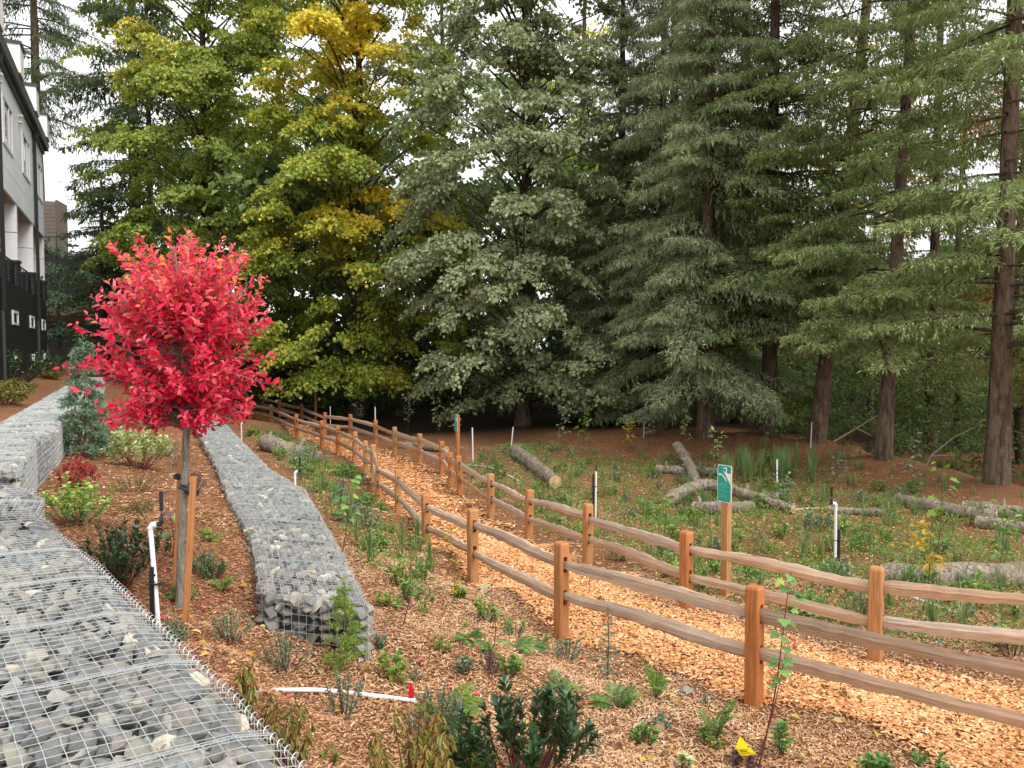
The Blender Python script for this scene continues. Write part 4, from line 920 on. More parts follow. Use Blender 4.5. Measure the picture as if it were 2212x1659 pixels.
# gate rail at the end of the wall
a = py(97, 722, 45); b = py(245, 727, 47); c = (a + b) / 2; G = Geo(); gt(G, [a - c, b - c], .05, 8)
rg = thing('barrier_gate', 'white horizontal barrier rail at the end of the town houses', 'gate', tuple(c)); G.obj('rail', M['frame'], rg)
G = Geo(); gt(G, [a - c + (.1, 0, 0), a - c + (.1, 0, -1.6)], .05, 8); G.obj('post', M['frame'], rg); G = Geo(); gt(G, [b - c, b - c + (0, 0, -1.6)], .05, 8); G.obj('post', M['frame'], rg)
# ------------------------------------------------------------------ red tree with its stakes
def leaf_mesh(v, m, L=1.0, W=.42, fold=.22, curl=.25):
    V, F = leaves(np.zeros((1, 3)), np.array([[1., 0, 0]]), np.array([[0, 0, 1.]]), L, W, True, fold, curl)
    return Geo().add(V, F, v).mesh('leaf', m)
def leafparts(root, P, A, N, L, v, matl, limit, W=.42, fold=.22, curl=.25, name='foliage', seed=0):
    """300 large leaves as objects, the remainder one mass"""
    rng = np.random.default_rng(seed); loc = np.array(root.location)
    d = np.linalg.norm(P + loc - np.array([0, 0, CAMZ]), axis=1) - rng.random(len(P)) * .3
    o_ = np.argsort(d); top = o_[:limit * 2]; top = rng.permutation(top)[:limit]; keep = np.ones(len(P), bool); keep[top] = False
    ms = [leaf_mesh(x, matl, 1, W * w, fold, curl) for x, w in ((.1, 1), (.3, .9), (.45, 1.1), (.6, 1), (.8, .95), (.95, 1))]
    A = nrm(A); N = nrm(N - (N * A).sum(1, keepdims=True) * A); S = np.cross(N, A)
    for i in top:
        mm = ms[int(np.clip(v[i] * 6, 0, 5))]; o = bpy.data.objects.new('leaf', mm); COL.objects.link(o); o.parent = root
        R = np.eye(4); R[:3, 0] = A[i] * L[i]; R[:3, 1] = S[i] * L[i]; R[:3, 2] = N[i] * L[i]; R[:3, 3] = P[i]
        o.matrix_local = Matrix(R.tolist())
    Geo().add(*leaves(P[keep], A[keep], N[keep], L[keep], L[keep] * W, True, fold, curl), v=np.repeat(np.clip(v[keep], 0, 1), 6)).obj(name, matl, root, kind='stuff')
rng = np.random.default_rng(77)
tb_ = at(388, 1312); Yt = tb_[1]
root = thing('red_tree', 'young staked tree with brilliant crimson leaves', 'tree', tuple(tb_))
loc = lambda u, v, Y=Yt: py(u, v, Y) - tb_
G = Geo(); pth = smooth_poly([loc(387, 1325), loc(392, 1180), loc(400, 1000), loc(405, 900), loc(396, 760), loc(388, 620), loc(375, 530)], 2)
gt(G, pth, np.interp(np.arange(len(pth)), [0, 3, len(pth) * .45, len(pth) - 1], [.046, .036, .030, .006]), 12, jit=.03, rng=rng)
C = loc(395, 730); P = []; A = []; N = []; L = []; vv = []
def shoot(p0, p1, nleaf, s0=.3, r0=.007):
    s = np.linspace(0, 1, 7); ctrl = (p0 + p1) / 2 + np.array([(p1[0] - p0[0]) * .15, (p1[1] - p0[1]) * .15, -.08 * np.linalg.norm(p1 - p0)])
    B = ((1 - s) ** 2)[:, None] * p0 + (2 * s * (1 - s))[:, None] * ctrl + (s ** 2)[:, None] * p1; gt(G, B, np.linspace(r0, .0018, 7), 5, cap=False)
    t = np.linspace(s0, 1, nleaf); Q = ((1 - t) ** 2)[:, None] * p0 + (2 * t * (1 - t))[:, None] * ctrl + (t ** 2)[:, None] * p1
    T = nrm(2 * (1 - t)[:, None] * (ctrl - p0) + 2 * t[:, None] * (p1 - ctrl)); R = rv(rng, nleaf); R = nrm(R - (R * T).sum(1, keepdims=True) * T)
    a = T * rng.uniform(.3, .9, (nleaf, 1)) + R * rng.uniform(.6, 1, (nleaf, 1)) + np.array([0, 0, .10])
    P.append(Q + nrm(a) * .008); A.append(a); N.append(rv(rng, nleaf) * .6 + np.array([0, -.15, .7])); L.append(rng.uniform(.045, .082, nleaf) * (1 - .25 * (t > .95)))
    top = np.clip((Q[:, 2] - C[2]) / .8, -1, 1); vv.append(np.clip(rng.normal(.42, .2, nleaf) + .22 * t * (top > .3) + .1 * top + .12 * (t > .92), 0, 1))
for k in range(370):
    d = rv(rng, 1)[0]; 
    if d[2] < -.75: d[2] = -.6
    p = np.array([abs(d[0]) ** .8 * np.sign(d[0]) * .665, abs(d[1]) ** .8 * np.sign(d[1]) * .64, abs(d[2]) ** .75 * np.sign(d[2]) * .84]) * rng.uniform(.55, 1.1)
    z0 = np.clip(C[2] + p[2] * .75 - .25, loc(400, 960)[2], C[2] + .5); p0 = np.array([C[0] * .8 + rng.normal(0, .03), rng.normal(0, .03), z0])
    shoot(p0, C + p, int(rng.integers(18, 28)), .2)
for (u, v, dy) in [(133, 795, .1), (160, 850, -.05), (198, 640, 0), (590, 770, 0), (598, 835, -.1), (585, 700, .1), (575, 600, 0), (370, 505, 0), (415, 515, .1), (470, 540, 0), (300, 545, 0), (235, 610, .1), (250, 905, 0), (330, 935, -.1), (425, 935, 0), (520, 900, .1), (180, 790, 0), (160, 700, 0)]:
    p1 = loc(u, v, Yt + dy); p0 = C + (p1 - C) * .3 + np.array([0, 0, -.1]); shoot(p0, p1, 15, .35)
G.obj('trunk', M['youngbark'], root, smooth=True)
P, A, N, L, vv = map(np.concatenate, (P, A, N, L, vv)); leafparts(root, P, A, N, L, vv, M['red_leaf'], 298, .54, seed=3)
def tstake(u0, v0, u1, v1, w, label, Y=None):
    a = at(u0, v0); b = py(u1, v1, a[1] + .02); d = b - a; G = Geo(); h = np.linalg.norm(d); G.addVF(box(-w, w, -w * .8, w * .8, -.2, h))
    o = G.obj('tree_stake', M['stake'], None, loc=tuple(a), label=label, cat='stake'); o.rotation_euler = Vector(d).to_track_quat('Z', 'Y').to_euler(); o.rotation_euler.rotate_axis('Z', .1); return o
tstake(379, 1282, 390, 990, .031, 'taller wooden stake left of the red tree trunk')
tstake(401, 1347, 418, 1030, .031, 'wooden stake right of and in front of the red tree trunk')
tstake(172, 985, 174, 893, .032, 'short wooden stake beside the young blue green spruce')
for (uu, vv_, w_) in ((389, 1032, .05), (403, 1052, .05), (415, 1066, .05)):
    p = py(uu, vv_, Yt - .02 if uu > 395 else Yt + .12); c = Geo(); s = np.linspace(0, 2 * np.pi, 17); ring = np.stack([np.cos(s) * w_, np.sin(s) * w_ * .95, np.sin(s * .5) * .012], 1)
    for dz in (-.012, 0, .012): gt(c, ring + (0, 0, dz), .007, 5)
    c.obj('rubber_tie', M['black'], None, loc=tuple(p), label={389: 'black rubber tie round the left stake of the red tree', 403: 'black rubber tie round the red tree trunk', 415: 'black rubber tie round the right stake of the red tree'}[uu], cat='tie')
G = Geo(); a = py(403, 1052, Yt - .02); b = py(415, 1062, Yt - .02); gt(G, [(-.045, -.05, .01), (.06, -.05, -.035)], .012, 5); G.obj('strap', M['black'], None, loc=tuple(a), label='black strap linking the red tree trunk to the right stake', cat='strap')
# ------------------------------------------------------------------ plants
def bushg(seed, h, w, ns, per, L, asp, mode='up', six=True, r=.005, s0=.35, vm=.5, vs_=.2, base=.12, top=1.0, fold=.18):
    rng = np.random.default_rng(seed); W = Geo(); P = []; A = []; N = []; Ls = []; vv = []
    for k in range(ns):
        a = rng.random() * 6.28; q = math.sqrt(rng.random()); p1 = np.array([math.cos(a) * q * w / 2, math.sin(a) * q * w / 2, h * (math.sqrt(max(0, 1 - q * q * .75)) * rng.uniform(.7, 1.05)) * top])
        p0 = np.array([math.cos(a) * w * base * q, math.sin(a) * w * base * q, -.02]); c = p0 * .4 + p1 * .6 + np.array([0, 0, -.12 * h]) + rng.normal(0, .04 * h, 3)
        s = np.linspace(0, 1, 6)[:, None]; gt(W, (1 - s) ** 2 * p0 + 2 * s * (1 - s) * c + s * s * p1, np.linspace(r, r * .3, 6), 4, cap=False)
        t = s0 + (1 - s0) * np.sort(rng.random(per)) ** .7; t = t[:, None]; Q = (1 - t) ** 2 * p0 + 2 * t * (1 - t) * c + t * t * p1; T = nrm(2 * (1 - t) * (c - p0) + 2 * t * (p1 - c))
        R = rv(rng, per); R = nrm(R - (R * T).sum(1, keepdims=True) * T)
        if mode == 'up': a_ = T * .7 + R; n_ = np.array([0, 0, 1.]) + rng.normal(0, .35, (per, 3))
        elif mode == 'down': a_ = R * .6 + T * .2 + np.array([0, 0, -.7]); n_ = R + rng.normal(0, .3, (per, 3))
        elif mode == 'whorl': a_ = T * 1.1 + R * .75; n_ = -R + T * .8
        else: a_ = rv(rng, per); n_ = rv(rng, per) + np.array([0, 0, .6])
        P.append(Q); A.append(a_); N.append(n_); Ls.append(L * rng.uniform(.65, 1.2, per)); vv.append(np.clip(rng.normal(vm, vs_, per) + .15 * (t[:, 0] - .6), 0, 1))
    P, A, N, Ls, vv = map(np.concatenate, (P, A, N, Ls, vv))
    return W, (P, A, N, Ls, vv, asp, six, fold)
def leafgeo(X):
    P, A, N, Ls, vv, asp, six, fold = X
    return Geo().add(*leaves(P, A, N, Ls, Ls * asp, six, fold, .2), v=np.repeat(vv, 6 if six else 4))
def ferng(seed, nf, L, rise=.6, vm=.5):
    rng = np.random.default_rng(seed); W = Geo(); P = []; A = []; N = []; Ls = []; vv = []
    for k in range(nf):
        a = rng.random() * 6.28; d = np.array([math.cos(a), math.sin(a), 0]); l = L * rng.uniform(.6, 1.1); ri = rise * rng.uniform(.5, 1.3)
        f = lambda s: d * (l * s * (.9 - .15 * ri))[:, None] + np.array([0, 0, 1.]) * (l * (ri * s - (.35 + .3 * ri) * s ** 2.2))[:, None]
        gt(W, f(np.linspace(0, 1, 6)), np.linspace(.004, .001, 6), 4, cap=False)
        m = 22; s = np.repeat(np.linspace(.14, 1, m), 2); Q = f(s); T = nrm(f(s + .01) - Q); sd = np.cross(T, [0, 0, 1.]); sd = nrm(sd) * np.tile([1, -1], m)[:, None]
        P.append(Q); A.append(sd + T * .35 + rng.normal(0, .08, Q.shape)); N.append(np.cross(T, sd) * np.tile([-1, 1], m)[:, None] + rng.normal(0, .15, Q.shape) + (0, 0, .4))
        Ls.append(l * .20 * np.sin(np.pi * np.clip(s * .88 + .1, 0, 1)) + .008); vv.append(np.clip(rng.normal(vm, .12) + rng.normal(0, .08, 2 * m), 0, 1))
    P, A, N, Ls, vv = map(np.concatenate, (P, A, N, Ls, vv)); return W, (P, A, N, Ls, vv, .24, False, .05)
def tuftg(seed, n, h, spread, w=.005):
    rng = np.random.default_rng(seed); G = Geo(); a = rng.random(n) * 6.28; q = rng.random(n); H = h * rng.uniform(.55, 1.05, n)
    d = np.stack([np.cos(a), np.sin(a), np.zeros(n)], 1); sd = np.stack([-d[:, 1], d[:, 0], np.zeros(n)], 1); b = d * (q * .03)[:, None]; V = []
    for s, ww in ((0, 1), (.5, .85), (1, .12)):
        c = b + d * (spread * q * s ** 1.8 * H)[:, None] + np.array([0, 0, 1.]) * (H * s * (1 - .12 * q * s))[:, None]; V += [c - sd * w * ww, c + sd * w * ww]
    V = np.stack(V, 1).reshape(-1, 3); i = np.arange(n)[:, None] * 6; F = np.vstack([i + np.array([[0, 1, 3, 2]]), i + np.array([[2, 3, 5, 4]])])
    return G.add(V, F, v=np.repeat(np.clip(rng.normal(.5, .2, n), 0, 1), 6))
def palmate(c, N, A, L, v, G):
    """a lobed maple leaf of one fan"""
    A = np.asarray(A, float) / np.linalg.norm(A); N = np.asarray(N, float); N = N - N.dot(A) * A; N /= np.linalg.norm(N); S = np.cross(A, N)
    out = [(0, 0), (.10, .30), (.02, .52), (.34, .38), (.52, .62), (.62, .26), (.80, .20), (1.0, 0)]; out += [(x, -y) for x, y in out[-2:0:-1]]
    V = [c + A * L * x + S * L * y + N * L * (.18 * abs(y) - .15 * x * x) for x, y in out]; m = len(V); ce = c + A * L * .42
    G.add([ce] + V, np.array([(0, 1 + i, 1 + (i + 1) % m) for i in range(m)]), v)
def saplingg(seed, h, nl, L, lean=(0, 0), kind='palm', low=.35, r=.007):
    rng = np.random.default_rng(seed); W = Geo(); G = Geo(); s = np.linspace(0, 1, 8); P = np.stack([lean[0] * s + .02 * np.sin(s * 5), lean[1] * s + .02 * np.cos(s * 4), h * s], 1); gt(W, P, np.linspace(r, r * .3, 8), 5, cap=False)
    Q = []; A = []; N = []; Ls = []
    for k in range(nl):
        t = low + (1 - low) * (k + rng.random()) / nl; c = np.array([np.interp(t, s, P[:, i]) for i in range(3)]); a = rng.random() * 6.28; d = np.array([math.cos(a), math.sin(a), .35]); q = c + d * L * rng.uniform(.3, .9)
        gt(W, [c, q], [.002, .0012], 3, cap=False)
        if kind == 'palm': palmate(q, (rng.normal(0, .3), rng.normal(0, .3) - .2, 1), (d[0], d[1], -.25), L * rng.uniform(.7, 1.2), float(np.clip(rng.normal(.5, .2), 0, 1)), G)
        else:
            for j in range(4): Q.append(q + rng.normal(0, L * .4, 3)); A.append(d + rng.normal(0, .5, 3) + (0, 0, -.2)); N.append((rng.normal(0, .4), rng.normal(0, .4), 1)); Ls.append(L * rng.uniform(.7, 1.2))
    if Q: Q = np.array(Q); G.add(*leaves(Q, np.array(A), np.array(N), np.array(Ls), np.array(Ls) * .5, True), v=np.repeat(np.clip(rng.normal(.5, .2, len(Q)), 0, 1), 6))
    return W, G
def seedg(seed, h, w, nw=9, needle=.03, droop=.1):
    rng = np.random.default_rng(seed); W = Geo(); gt(W, [(0, 0, -.02), (.01, 0, h * .5), (0, 0, h)], [.009 * h / .6, .006, .002], 6); Q = []; A = []; N = []; Ls = []
    for k in range(nw):
        z = h * (.08 + .88 * k / nw); l0 = w / 2 * (1 - .8 * (k / nw) ** 1.3) * rng.uniform(.8, 1.1)
        for j in range(5 if k < nw - 1 else 3):
            a = rng.random() * 6.28; d = np.array([math.cos(a), math.sin(a), rng.uniform(0, .35)]); l = l0 * rng.uniform(.6, 1.1)
            e = np.array([0, 0, z]) + d * l - (0, 0, droop * l); gt(W, [(0, 0, z), e], [.003, .001], 3, cap=False)
            subs = [(np.array([0, 0, z]), e)]
            for t_ in (.35, .6, .8):
                for sg in (1, -1):
                    b0 = np.array([0, 0, z]) * (1 - t_) + e * t_; sd = np.array([-d[1], d[0], 0]) * sg; subs.append((b0, b0 + (d * .6 + sd * .7) * l * .38 * (1.1 - t_)))
            for b0, b1 in subs:
                m = max(6, int(np.linalg.norm(b1 - b0) / (needle * .2))); t = rng.random(m)[:, None]; q = b0 * (1 - t) + b1 * t; T = (b1 - b0) / np.linalg.norm(b1 - b0); Q.append(q); A.append(T * .6 + rv(rng, m)); N.append(rv(rng, m)); Ls.append(needle * rng.uniform(.7, 1.2, m))
    m = 60; t = rng.random(m)[:, None]; Q.append(np.array([0, 0, h]) * (.75 + .25 * t)); A.append(rv(rng, m) + (0, 0, .6)); N.append(rv(rng, m)); Ls.append(np.full(m, needle))
    Q, A, N, Ls = map(np.concatenate, (Q, A, N, Ls)); return W, (Q, A, N, Ls, np.clip(rng.normal(.55, .2, len(Q)), 0, 1), .16 if needle < .06 else .28, False, .05)
def plant(u, v, name, cat, label, W, X, stem='twig', leaf='green', group=None, rot=0, parts=0, lname='foliage', p=None):
    if p is None: p = at(u, v)
    root = thing(name, label, cat, tuple(p), (0, 0, 0), group=group)
    if W is not None and W.n: W.obj('stem', M[stem], root)
    if parts and isinstance(X, tuple): leafparts(root, *X[:5], M[leaf], parts, X[5], X[7], .2, seed=1)
    elif isinstance(X, tuple): leafgeo(X).obj(lname, M[leaf], root, kind='stuff')
    elif X is not None: X.obj(lname, M[leaf], root, kind='stuff')
    return root
# the big ones in front and in the bed
plant(1130, 1690, 'glossy_shrub', 'shrub', 'dark glossy leaved shrub at the bottom centre', *bushg(1, .60, .95, 46, 28, .076, .38, 'whorl', r=.006, s0=.45, vm=.42), 'redtwig', 'dark_leaf', parts=290)
plant(1215, 1600, 'glossy_shrub', 'shrub', 'upright dark shoot rising at the right of the bottom shrub', *bushg(2, .45, .34, 8, 17, .066, .36, 'whorl', s0=.4, vm=.35), 'redtwig', 'dark_leaf', parts=100)
plant(258, 1268, 'dark_shrub', 'shrub', 'dark green shrub leaning right between the foreground wall and the red tree', *bushg(3, .62, .68, 40, 30, .052, .42, 'whorl', s0=.3, vm=.3), 'redtwig', 'dark_leaf', parts=150)
plant(330, 1215, 'dark_shrub', 'shrub', 'right hand arm of dark leaves reaching towards the tree stakes', *bushg(4, .42, .32, 10, 22, .05, .42, 'whorl', s0=.3, vm=.3), 'redtwig', 'dark_leaf')
plant(165, 1130, 'round_leaved_shrub', 'shrub', 'light green round leaved shrub above the foreground wall corner', *bushg(5, .55, .9, 34, 22, .055, .75, 'up', vm=.6), 'twig', 'green', parts=120)
plant(300, 1012, 'variegated_shrub', 'shrub', 'cream and green variegated shrub beside the young spruce', *bushg(6, .78, 1.15, 60, 34, .075, .42, 'up', s0=.45, vm=.5, vs_=.3), 'redtwig', 'variegated')
plant(168, 1052, 'dwarf_maple', 'shrub', 'small drooping red leaved maple in front of the young spruce', *bushg(7, .5, .55, 24, 24, .07, .3, 'down', s0=.55, vm=.5, vs_=.3), 'redtwig', 'redshrub')
def spruce_young():
    p = at(185, 988); return plant(0, 0, 'young_spruce', 'tree', 'young blue green spruce with a crooked top beside the raised gabion wall', *seedg(8, 2.25, 1.25, 20, .085, .35), 'twig', 'bluegreen', p=p)
spruce_young()
plant(205, 975, 'young_spruce', 'tree', 'low spreading blue green spruce at the foot of the taller young spruce', *seedg(9, 1.2, 1.5, 10, .085, .3), 'twig', 'bluegreen')
plant(372, 1205, 'purple_leaved_plant', 'plant', 'tall purple and green leaved plant between riser and stake', *saplingg(10, .62, 13, .10, kind='palm', low=.1, r=.006), 'redtwig', 'purple')
plant(365, 1190, 'large_leaved_plant', 'plant', 'plant with three large green leaves behind the riser', *saplingg(11, .35, 6, .12, kind='palm', low=.3), 'redtwig', 'green')
GR = lambda s, h, w, n=26, per=26, L=.026, leaf='greyleaf', vm=.5: (*bushg(s, h, w, n, per, L, .45, 'rand', six=False, s0=.4, vm=vm), 'twig', leaf)
for (u, v, a, lab) in [
    (235, 1262, GR(20, .26, .42), 'small grey green shrub at the edge of the foreground wall'),
    (468, 960, GR(21, .35, .5, leaf='green'), 'small green shrub at the far left edge of the long gabion wall'),
    (497, 1385, GR(22, .26, .38, leaf='greyleaf', vm=.75), 'low round shrub with pinkish tints in front of the red tree'),
    (368, 1392, GR(23, .2, .26), 'tiny grey shrub at the base of the riser'),
    (617, 1448, GR(24, .34, .42), 'grey green shrub left of the square end of the long gabion wall'),
    (745, 1545, GR(25, .36, .36, 18, 26), 'leggy grey green shrub standing over the white pipe'),
    (945, 1585, GR(26, .34, .44, 34, 34), 'dense grey green shrub beside the red marker flag'),
    (290, 1062, GR(27, .28, .7, leaf='olive', vm=.3), 'low yellow green grassy shrub in the middle of the bed'),
    (300, 1108, GR(28, .2, .5, leaf='olive', vm=.3), 'low olive shrub above the dark green shrub'),
    (388, 1010, GR(29, .35, .5, leaf='bluegreen'), 'blue green shrub behind the left tree stake'),
    (355, 985, GR(30, .4, .6, leaf='bluegreen'), 'spreading blue green shrub right of the variegated shrub'),
    (420, 1060, GR(31, .3, .4, leaf='purple', vm=.4), 'dusky purple shrub just behind the red tree trunk'),
    (465, 1252, GR(32, .2, .3, leaf='dark_leaf', vm=.7), 'dark fern like plant beside the long gabion wall'),
    (395, 1300, GR(33, .2, .3, leaf='green'), 'little green plant between the tree stakes'),
    (435, 1235, GR(34, .22, .3, leaf='bluegreen'), 'small blue green plant right of the stakes'),
    (452, 1168, (*ferng(35, 7, .28, 1.0), 'twig', 'bright'), 'bright green fern in the bed beside the long gabion wall'),
    (483, 1278, (*ferng(36, 6, .22, 1.2), 'twig', 'bright'), 'narrow bright fern next to the long gabion wall'),
    (1115, 1405, (*ferng(37, 8, .30, .6, .4), 'twig', 'green'), 'spreading fern halfway between the long wall end and the fence'),
    (965, 1560, (*ferng(38, 9, .42, .8, .5), 'twig', 'bright'), 'large bright fern behind the dense grey shrub'),
    (1330, 1530, (*ferng(39, 9, .34, .9, .4), 'twig', 'green'), 'fern between the conifer seedling and the bottom shrub'),
    (1416, 1512, (*ferng(40, 6, .32, 1.6, .5), 'twig', 'bright'), 'upright fern to the right of the dark conifer seedling'),
    (1210, 1488, (*ferng(41, 8, .26, .9, .5), 'twig', 'green'), 'small fern above the bottom shrub'),
    (1548, 1595, (*ferng(42, 6, .34, 1.7, .4), 'twig', 'green'), 'tall narrow frond fern left of the nearest fence post'),
    (1150, 1398, (*ferng(43, 6, .26, .5, .3), 'twig', 'green'), 'low dark fern near the second nearest fence post'),
    (1010, 1385, (*ferng(44, 9, .30, .9, .4), 'twig', 'green'), 'feathery pale green plant below the bright leafy clump'),
    (1225, 1420, GR(45, .2, .32, 16, 16, .035, 'bluegreen'), 'small dark leaved plant just below the fence post base'),
    (848, 1462, (*bushg(46, .22, .26, 12, 9, .05, .75, 'up', vm=.5), 'twig', 'bright'), 'bright green broad leaved plant right of the long wall end'),
    (1048, 1338, (*bushg(47, .22, .28, 14, 12, .045, .7, 'up', vm=.45), 'twig', 'bright'), 'bright leafy clump below the yellow sapling'),
    (990, 1292, (*bushg(48, .16, .2, 14, 14, .04, .7, 'up', vm=.5), 'twig', 'bright'), 'small bright plant beside the pale fence post'),
    (827, 1312, (*bushg(49, .16, .2, 14, 12, .04, .7, 'up', vm=.6), 'twig', 'bright'), 'lime green plant at the right corner of the long gabion wall'),
    (824, 1402, (*bushg(50, .16, .14, 10, 12, .035, .5, 'up', vm=.5), 'twig', 'bluegreen'), 'small dark plant touching the long wall end'),
    (1100, 1458, (*bushg(51, .22, .24, 12, 10, .045, .7, 'up', vm=.4), 'twig', 'bright'), 'small leafy plant in the open mulch between wall and fence'),
    (1010, 1455, (*bushg(52, .16, .2, 12, 10, .035, .6, 'up', vm=.4), 'twig', 'bluegreen'), 'dull green plant in the open mulch'),
    (1395, 1610, (*bushg(53, .18, .18, 12, 12, .04, .6, 'up', vm=.4), 'redtwig', 'green'), 'small red tinted plant right of the bottom shrub'),
    (1688, 1635, (*bushg(54, .32, .2, 9, 13, .05, .6, 'up', vm=.35), 'twig', 'green'), 'holly like plant right of the nearest fence post'),
    (1530, 1605, (*bushg(55, .12, .22, 8, 8, .045, .7, 'up', vm=.3), 'twig', 'bright'), 'light green weedy plant beside the yellow marker flag'),
    (1475, 1665, (*bushg(56, .12, .14, 8, 8, .05, .5, 'up', vm=.6), 'twig', 'variegated'), 'little variegated plant at the bottom edge'),
    (1890, 1670, (*bushg(57, .16, .22, 12, 12, .045, .7, 'up', vm=.4), 'twig', 'green'), 'dark leafy plant at the bottom edge left of centre of the path'),
    (2010, 1655, (*bushg(58, .10, .30, 14, 12, .035, .6, 'up', vm=.3), 'twig', 'green'), 'low creeping plant at the bottom edge on the path side'),
    (1605, 1655, (*bushg(59, .1, .16, 12, 8, .05, .6, 'whorl', vm=.4), 'twig', 'purple'), 'purple rosette plant under the yellow marker flag'),
    (1430, 1570, GR(60, .12, .2, 12, 12, .03, 'bluegreen'), 'sparse bluish seedling beside a grey stone'),
    (545, 1575, (*bushg(61, .42, .26, 14, 16, .06, .3, 'down', s0=.35, vm=.5), 'redtwig', 'olive'), 'drooping olive leaved shrub where the white pipe leaves the foreground wall'),
    (610, 1660, (*bushg(62, .42, .45, 20, 17, .06, .3, 'down', s0=.35, vm=.5), 'redtwig', 'olive'), 'drooping olive shrub against the foreground wall mesh at the bottom'),
    (890, 1720, (*bushg(63, .55, .58, 30, 20, .065, .3, 'down', s0=.35, vm=.6), 'redtwig', 'olive'), 'large olive and reddish drooping shrub left of the bottom glossy shrub'),
    (1020, 1660, (*bushg(64, .18, .3, 12, 10, .05, .7, 'up', vm=.4), 'twig', 'bright'), 'yellow green leafy plant behind the bottom glossy shrub'),
    (1060, 1450, GR(65, .18, .24, 14, 16, .03, 'purple'), 'brownish withered plant in the open mulch'),
    (1110, 1372, GR(66, .2, .3, 14, 16, .03, 'green'), 'dull green clump under the near fence rail'),
    (880, 1300, (*bushg(67, .34, .16, 10, 18, .045, .55, 'up', vm=.35), 'twig', 'green'), 'narrow upright leafy plant right of the long gabion wall'),
]:

    nm = 'fern' if 'fern' in lab or 'frond' in lab else 'small_shrub' if 'shrub' in lab else 'small_plant'
    plant(u, v, nm, 'fern' if nm == 'fern' else 'shrub' if 'shrub' in nm else 'plant', lab, *a)
plant(745, 1440, 'conifer_seedling', 'seedling', 'light green conifer seedling in front of the square wall end', *seedg(90, .72, .52, 9, .045, .1), 'twig', 'bright')
plant(1312, 1468, 'conifer_seedling', 'seedling', 'dark conifer seedling standing below the near fence rails', *seedg(91, .68, .34, 8, .02, .0), 'twig', 'bluegreen')
plant(1640, 1665, 'maroon_sapling', 'sapling', 'tall maroon stemmed sapling crossing the nearest fence post', *saplingg(92, 1.45, 24, .075, (.22, 0), 'palm', .42, .008), 'redtwig', 'green')
plant(1628, 1668, 'maroon_sapling', 'sapling', 'shorter maroon stem leaning beside the tall maroon sapling', *saplingg(93, 1.0, 5, .05, (.26, 0), 'palm', .6, .006), 'redtwig', 'redshrub')
plant(978, 1312, 'yellow_sapling', 'sapling', 'thin sapling with golden leaves beside the pale fence post', *saplingg(94, .85, 16, .05, (.0, 0), 'x', .2, .005), 'twig', 'yellow')
plant(870, 1352, 'sapling', 'sapling', 'thin leafy sapling right of the long gabion wall', *saplingg(95, .75, 8, .06, (.12, 0), 'x', .4, .006), 'twig', 'green')
plant(735, 1215, 'maple_sapling', 'sapling', 'maple sapling with pale green leaves between long wall and fence', *saplingg(96, 1.1, 16, .11, (.15, 0), 'palm', .4, .006), 'twig', 'green')
plant(1066, 1402, 'sapling', 'sapling', 'slim dark stemmed sapling near the pale fence post', *saplingg(97, .6, 7, .06, (0, 0), 'palm', .4, .005), 'redtwig', 'bluegreen')
plant(655, 1015, 'blue_green_shrub', 'shrub', 'blue green shrub beside the sawn log end', *bushg(98, .8, .7, 20, 16, .06, .6, 'up', vm=.7), 'twig', 'bluegreen')
for i, (u, v, h, lf, lab) in enumerate([(2022, 1225, 1.6, 'bright', 'tall sapling with big lime green leaves in the right meadow'), (1995, 1325, 1.0, 'yellow', 'sapling with one orange leaf behind the orange fence post'), (1478, 975, 1.3, 'variegated', 'pale leaved sapling in front of the spruces'), (1210, 985, 1.5, 'greyleaf', 'whitish leaved sapling left of the crossed logs'), (1257, 985, 1.4, 'bright', 'green leaved sapling at the shade edge'), (1360, 975, .9, 'yellow', 'small yellow leaved sapling at the edge of the shade'), (1545, 1010, 1.0, 'variegated', 'cream leaved sapling above the nearest sign'), (1645, 985, 1.0, 'bright', 'lime leaved sapling on the mulch bank'), (1400, 965, 1.2, 'greyleaf', 'thin whitish sapling in the shade'), (1968, 1060, 1.2, 'greyleaf', 'grey leaved sapling before the mulch bank'), (1805, 1060, .9, 'greyleaf', 'sapling with pale flowers behind the tall riser'), (980, 960, 1.6, 'greyleaf', 'bushy whitish sapling beyond the middle sign'), (942, 955, 1.6, 'greyleaf', 'whitish leaved sapling at the dark forest edge'), (770, 925, 1.4, 'greyleaf', 'whitish sapling under the dark maple'), (880, 940, 1.5, 'greyleaf', 'leafy whitish sapling left of the fence corner'), (2155, 1250, 1.0, 'green', 'leafy green sapling at the right edge'), (1430, 1180, .8, 'green', 'green sapling between riser and crossed logs'), (1685, 1090, .6, 'bluegreen', 'blue green young shrub beside the meadow riser')]):
    plant(u, v, 'sapling', 'sapling', lab, *saplingg(110 + i, h, 12, .13 if v < 1100 else .12, (.08, 0), 'palm' if i in (0, 7) else 'x', .45 if i < 2 else .3, .008), 'twig', lf)
